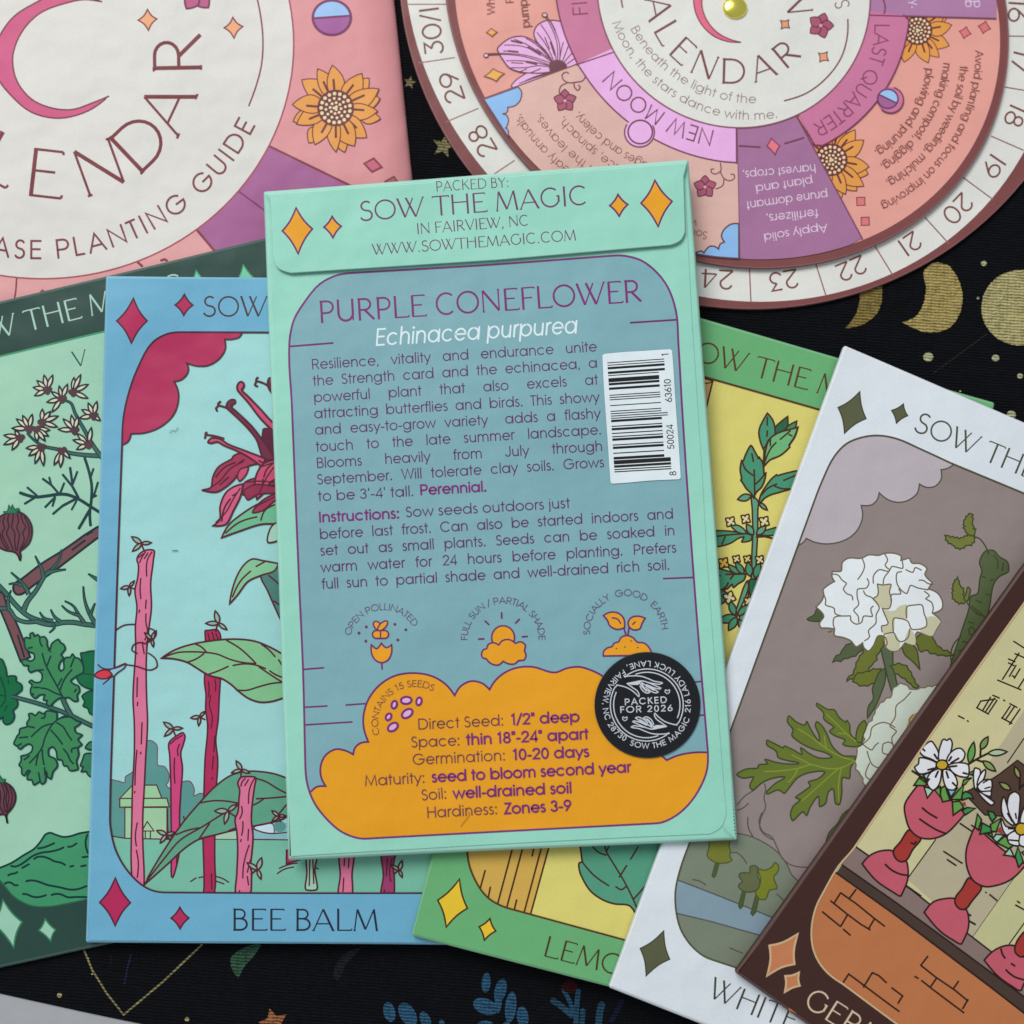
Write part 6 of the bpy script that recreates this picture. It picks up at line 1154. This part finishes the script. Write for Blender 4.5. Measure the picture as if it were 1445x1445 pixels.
for x, y in ((420, 573), (492, 560), (544, 509), (602, 565)): S.fill(ell(x, y, 7, n=8), pl)
S.part('seed_count_badge'); S.zoom(380, 820, 400); S.arc('CONTAINS 15 SEEDS', (542, 766), (636, 551), (830, 542), 9.3, (120, 72, 80), 'g', 9)
for x, y, a, b, r in ((637, 630, 13, 20, 15), (698, 608, 27, 18, -5), (763, 613, 13, 20, 15), (703, 675, 30, 19, -35), (608, 692, 13, 18, 30), (630, 744, 28, 18, -35)): S.shape(ell(x, y, a, b, r, n=18), (224, 180, 226), pd_, 2.5, False)
S.part('planting_lettering'); tb = (112, 60, 84)
for s, a, b in (('Direct Seed:', (757, 757), (1198, 735)), ('Space:', (722, 848), (975, 837)), ('Germination:', (730, 937), (1207, 913)), ('Maturity:', (485, 1045), (797, 1027)), ('Soil:', (775, 1118), (908, 1108)), ('Hardiness:', (803, 1207), (1167, 1187))): S.text(s, a, b, 15.2, tb, w=9)
S.zoom()
for s, a, b in (('1/2" deep', (720.5, 1022.8), (818.5, 1018)), ('thin 18"-24" apart', (657.6, 1051), (831, 1042.6)), ('10-20 days', (723, 1072.5), (832, 1067.5)), ('seed to bloom second year', (609, 1103.7), (891, 1089.3)), ('well-drained soil', (639, 1126.7), (807.4, 1118.8)), ('Zones 3-9', (711.6, 1148.6), (807, 1143.6))): S.text(s, a, b, 15.2, pd_, w=15.5)
# barcode label
bl_ = S.part('barcode_label', label='white barcode label'); S.zoom(840, 480, 200); S.slab([S.T(p) for p in ((72, 143), (783, 92), (873, 1418), (158, 1466))], 0.05, (224, 236, 244), .5, .04, .06); S.z += .06 * MM
S.part('bars', bl_); bk = (26, 26, 30)
x0, y0, x1, y1 = 123, 232, 196, 1343
for y, t_, k in ((232, 8, 'l'), (257, 8, 'l'), (287, 20, 'l'), (334, 20, 'l'), (362, 8, 's'), (410, 34, 's'), (450, 20, 's'), (496, 20, 's'), (563, 8, 's'), (586, 8, 's'), (609, 8, 's'), (668, 8, 's'), (727, 8, 's'), (751, 8, 's'), (775, 8, 'l'), (798, 8, 'l'), (825, 20, 's'), (880, 9, 's'), (909, 20, 's'), (952, 9, 's'), (986, 9, 's'), (1015, 20, 's'), (1070, 9, 's'), (1099, 20, 's'), (1154, 9, 's'), (1205, 22, 's'), (1247, 34, 'l'), (1289, 20, 'l'), (1320, 9, 'l'), (1343, 9, 'l')):
    x = x0 + (x1 - x0) * (y - y0) / (y1 - y0); L = 580 if k == 'l' else 517; S.line([(x, y), (x + L, y - L * .0693 + (y - y0) * .006)], t_ * 200 / 1445, bk, False, False, False)
S.part('digits', bl_)
for s, c in (('8', (790, 1358)), ('50024', (764, 986)), ('63610', (741, 514)), ('1', (711, 147))): S.glyph(s, c, (-.065, -1), 9.6, bk, 'g', 11)
# round black sticker
S.zoom(); sk = S.part('sticker', label='round black sticker'); S.slab(ell(913.6, 994.8, 74.8, n=90), 0.06, (27, 29, 34), .6, .04, .16); S.z += .16 * MM
S.part('sticker_lettering', sk); S.zoom(830, 900, 170); wt = (206, 212, 220)
cx, cy = 708, 806
pol = lambda a, r: (cx + r * math.cos(math.radians(a)), cy + r * math.sin(math.radians(a)))
S.arc('SOW THE MAGIC', pol(111.5, 490), pol(65, 492), pol(20.5, 503), 7.6, wt, 'g', 14, 8)
S.arc('216 LADY LUCK LANE,', pol(7.5, 489), pol(-45, 490), pol(-118, 500), 7.6, wt, 'g', 14, 8); S.arc('FAIRVIEW, NC 28730', pol(-126.5, 480), pol(-180, 500), pol(-236, 480), 7.6, wt, 'g', 14, 8)
S.text('PACKED', (438, 808), (962, 777), 8.7, wt, 'g', 15, track=18); S.text('FOR 2026', (382, 900), (1032, 876), 8.7, wt, 'g', 15, track=18)
S.part('hands_emblem', sk)
def both(l, w): S.line(l, w, wt, True); S.line([(2 * 703 - x, 2 * 806 - y) for x, y in l], w, wt, True)
for l in ([pol(-129 + i * 7.5, 432 - (5 if i == 0 else 0)) for i in range(22)] + [(1065, 1035)], [pol(-111 + i * 6.7, 393) for i in range(21)], [(430, 465), (640, 463), (720, 490), (790, 520), (890, 543), (860, 556), (790, 550), (720, 535)], [(465, 548), (560, 530), (640, 516), (720, 537), (800, 572), (870, 602), (855, 615), (790, 600), (720, 570)], [(700, 560), (770, 605), (838, 648), (820, 660), (760, 645), (690, 590)], [(640, 540), (680, 610), (738, 654), (715, 664), (660, 640), (620, 575)], [(465, 548), (530, 595), (590, 640), (612, 690), (605, 707), (560, 660), (480, 605), (340, 565)], [(340, 565), (345, 575)]): both(l, 1.25)
for l in ([(470, 548), (560, 533), (640, 520), (600, 565), (520, 565)],):
    S.fill(l, wt); S.fill([(2 * 703 - x, 2 * 806 - y) for x, y in l], wt)
both([(640, 535), (720, 590), (790, 630)], 1.3); both([(620, 545), (660, 600), (700, 640)], 1.3)
for x, y in ((950, 645), (440, 970)): S.line([(x, y + 28), (x - 28, y), (x - 22, y - 22), (x, y - 10), (x + 22, y - 22), (x + 28, y), (x, y + 28)], 1.0, wt, True)
# top flap folded over the back
S.zoom(); FLP = smooth([(375.5, 274, 1), (381.5, 284, 1), (382.8, 300, 1), (386, 362), (392, 378), (410.5, 385.5, 1), (530, 378, 1), (700, 367.2, 1), (946.5, 346, 1), (961, 339), (967, 327, 1), (964.8, 249, 1), (970, 229.5, 1)], True, 4)
flp = S.part('flap'); S.slab(FLP, 0.42, mint, [1.6] * len(FLP), 0.25, 0.45); S.z += 0.45 * MM
for z_, q in (((350, 220, 350), ((280, 303), (375, 425), (292, 570), (200, 437))), ((350, 220, 350), ((490, 353), (543, 410), (495, 477), (442, 415))), ((680, 220, 350), ((793, 225), (850, 283), (800, 352), (745, 290))), ((680, 220, 350), ((1008, 142), (1108, 265), (1027, 412), (927, 275)))):
    S.zoom(*z_); S.part('diamond', flp); S.shape(diamond(*q, k=.12), org, pl, 2.1, False)
S.zoom(); S.part('address_lettering', flp); ac = (112, 62, 104)
S.text('PACKED BY:', (615, 270.4), (719, 263.8), 14.3, ac, 'd', 8); S.text('SOW THE MAGIC', (507, 312), (831, 288.5), 27.5, ac, 'd', 8.4); S.text('IN FAIRVIEW, NC', (588, 330.5), (747, 318), 15.2, ac, 'd', 8.5); S.text('WWW.SOWTHEMAGIC.COM', (525.5, 360), (814, 339), 15.2, ac, 'd', 8.5)
# folded corner creases
cr_ = S.part('corner_fold'); m = paper(mint)
def tri(a, b, c, h):
    P = [PM.pt(p, z * MM) for p, z in zip((a, b, c), h)]
    if (P[1] - P[0]).cross(P[2] - P[0]).z < 0: P = [P[0], P[2], P[1]]
    cr_.face(P, m)
tri((373.5, 274), (382.5, 283), (384.5, 300), (.55, .72, .3)); tri((971, 229), (964, 240), (963.5, 262), (.5, .75, .35)); tri((1020, 1166), (1038.5, 1184), (1024, 1176), (.45, .1, .1)); tri((1020, 1166), (1036, 1172), (1038.5, 1184), (.5, .02, .3))

# lint lying on the packets
def lint(label, plane, off, pts, w, col):
    P = smooth(pts); b = plane.pt(P[0], off); o = Part('lint_fibre', None, b); m = plain('lint_' + str(len(PARTS)), col, .8); r = w * PX / 2
    W = [plane.pt(p, off + r + .04 * MM * math.sin(3.1 * i / len(P))) for i, p in enumerate(P)]
    for i in range(len(W) - 1):
        t = (W[i + 1] - W[i]).normalized(); n = Vector((-t.y, t.x, 0)).normalized() * r; u = Vector((0, 0, r))
        ring = lambda c: [c + n, c + u, c - n, c - u]
        A_, B_ = ring(W[i]), ring(W[i + 1])
        for k in range(4): o.face([A_[k], A_[(k + 1) % 4], B_[(k + 1) % 4], B_[k]], m)
    o.lint = label
lint('thin dark fibre on the sky of the blue packet below the crimson cloud', PB, .2 * MM, [(239, 611), (244, 607), (246, 609), (251, 603)], .7, (90, 110, 112))
lint('short dark speck on the sky of the blue packet right of the tall pink stump', PB, .2 * MM, [(243, 777.5), (247, 776.8), (251, 777.2)], 1.1, (60, 84, 84))
lint('curled brown hair on the lower edge of the orange cloud', PM, .42 * MM, [(650, 1166), (656, 1158), (662, 1150), (661, 1145)], .7, (150, 96, 40))
for p in PARTS:
    p.build()
    if hasattr(p, 'lint') and p.obj:
        p.obj.location = p.base; p.obj['label'] = p.lint; p.obj['category'] = 'lint'
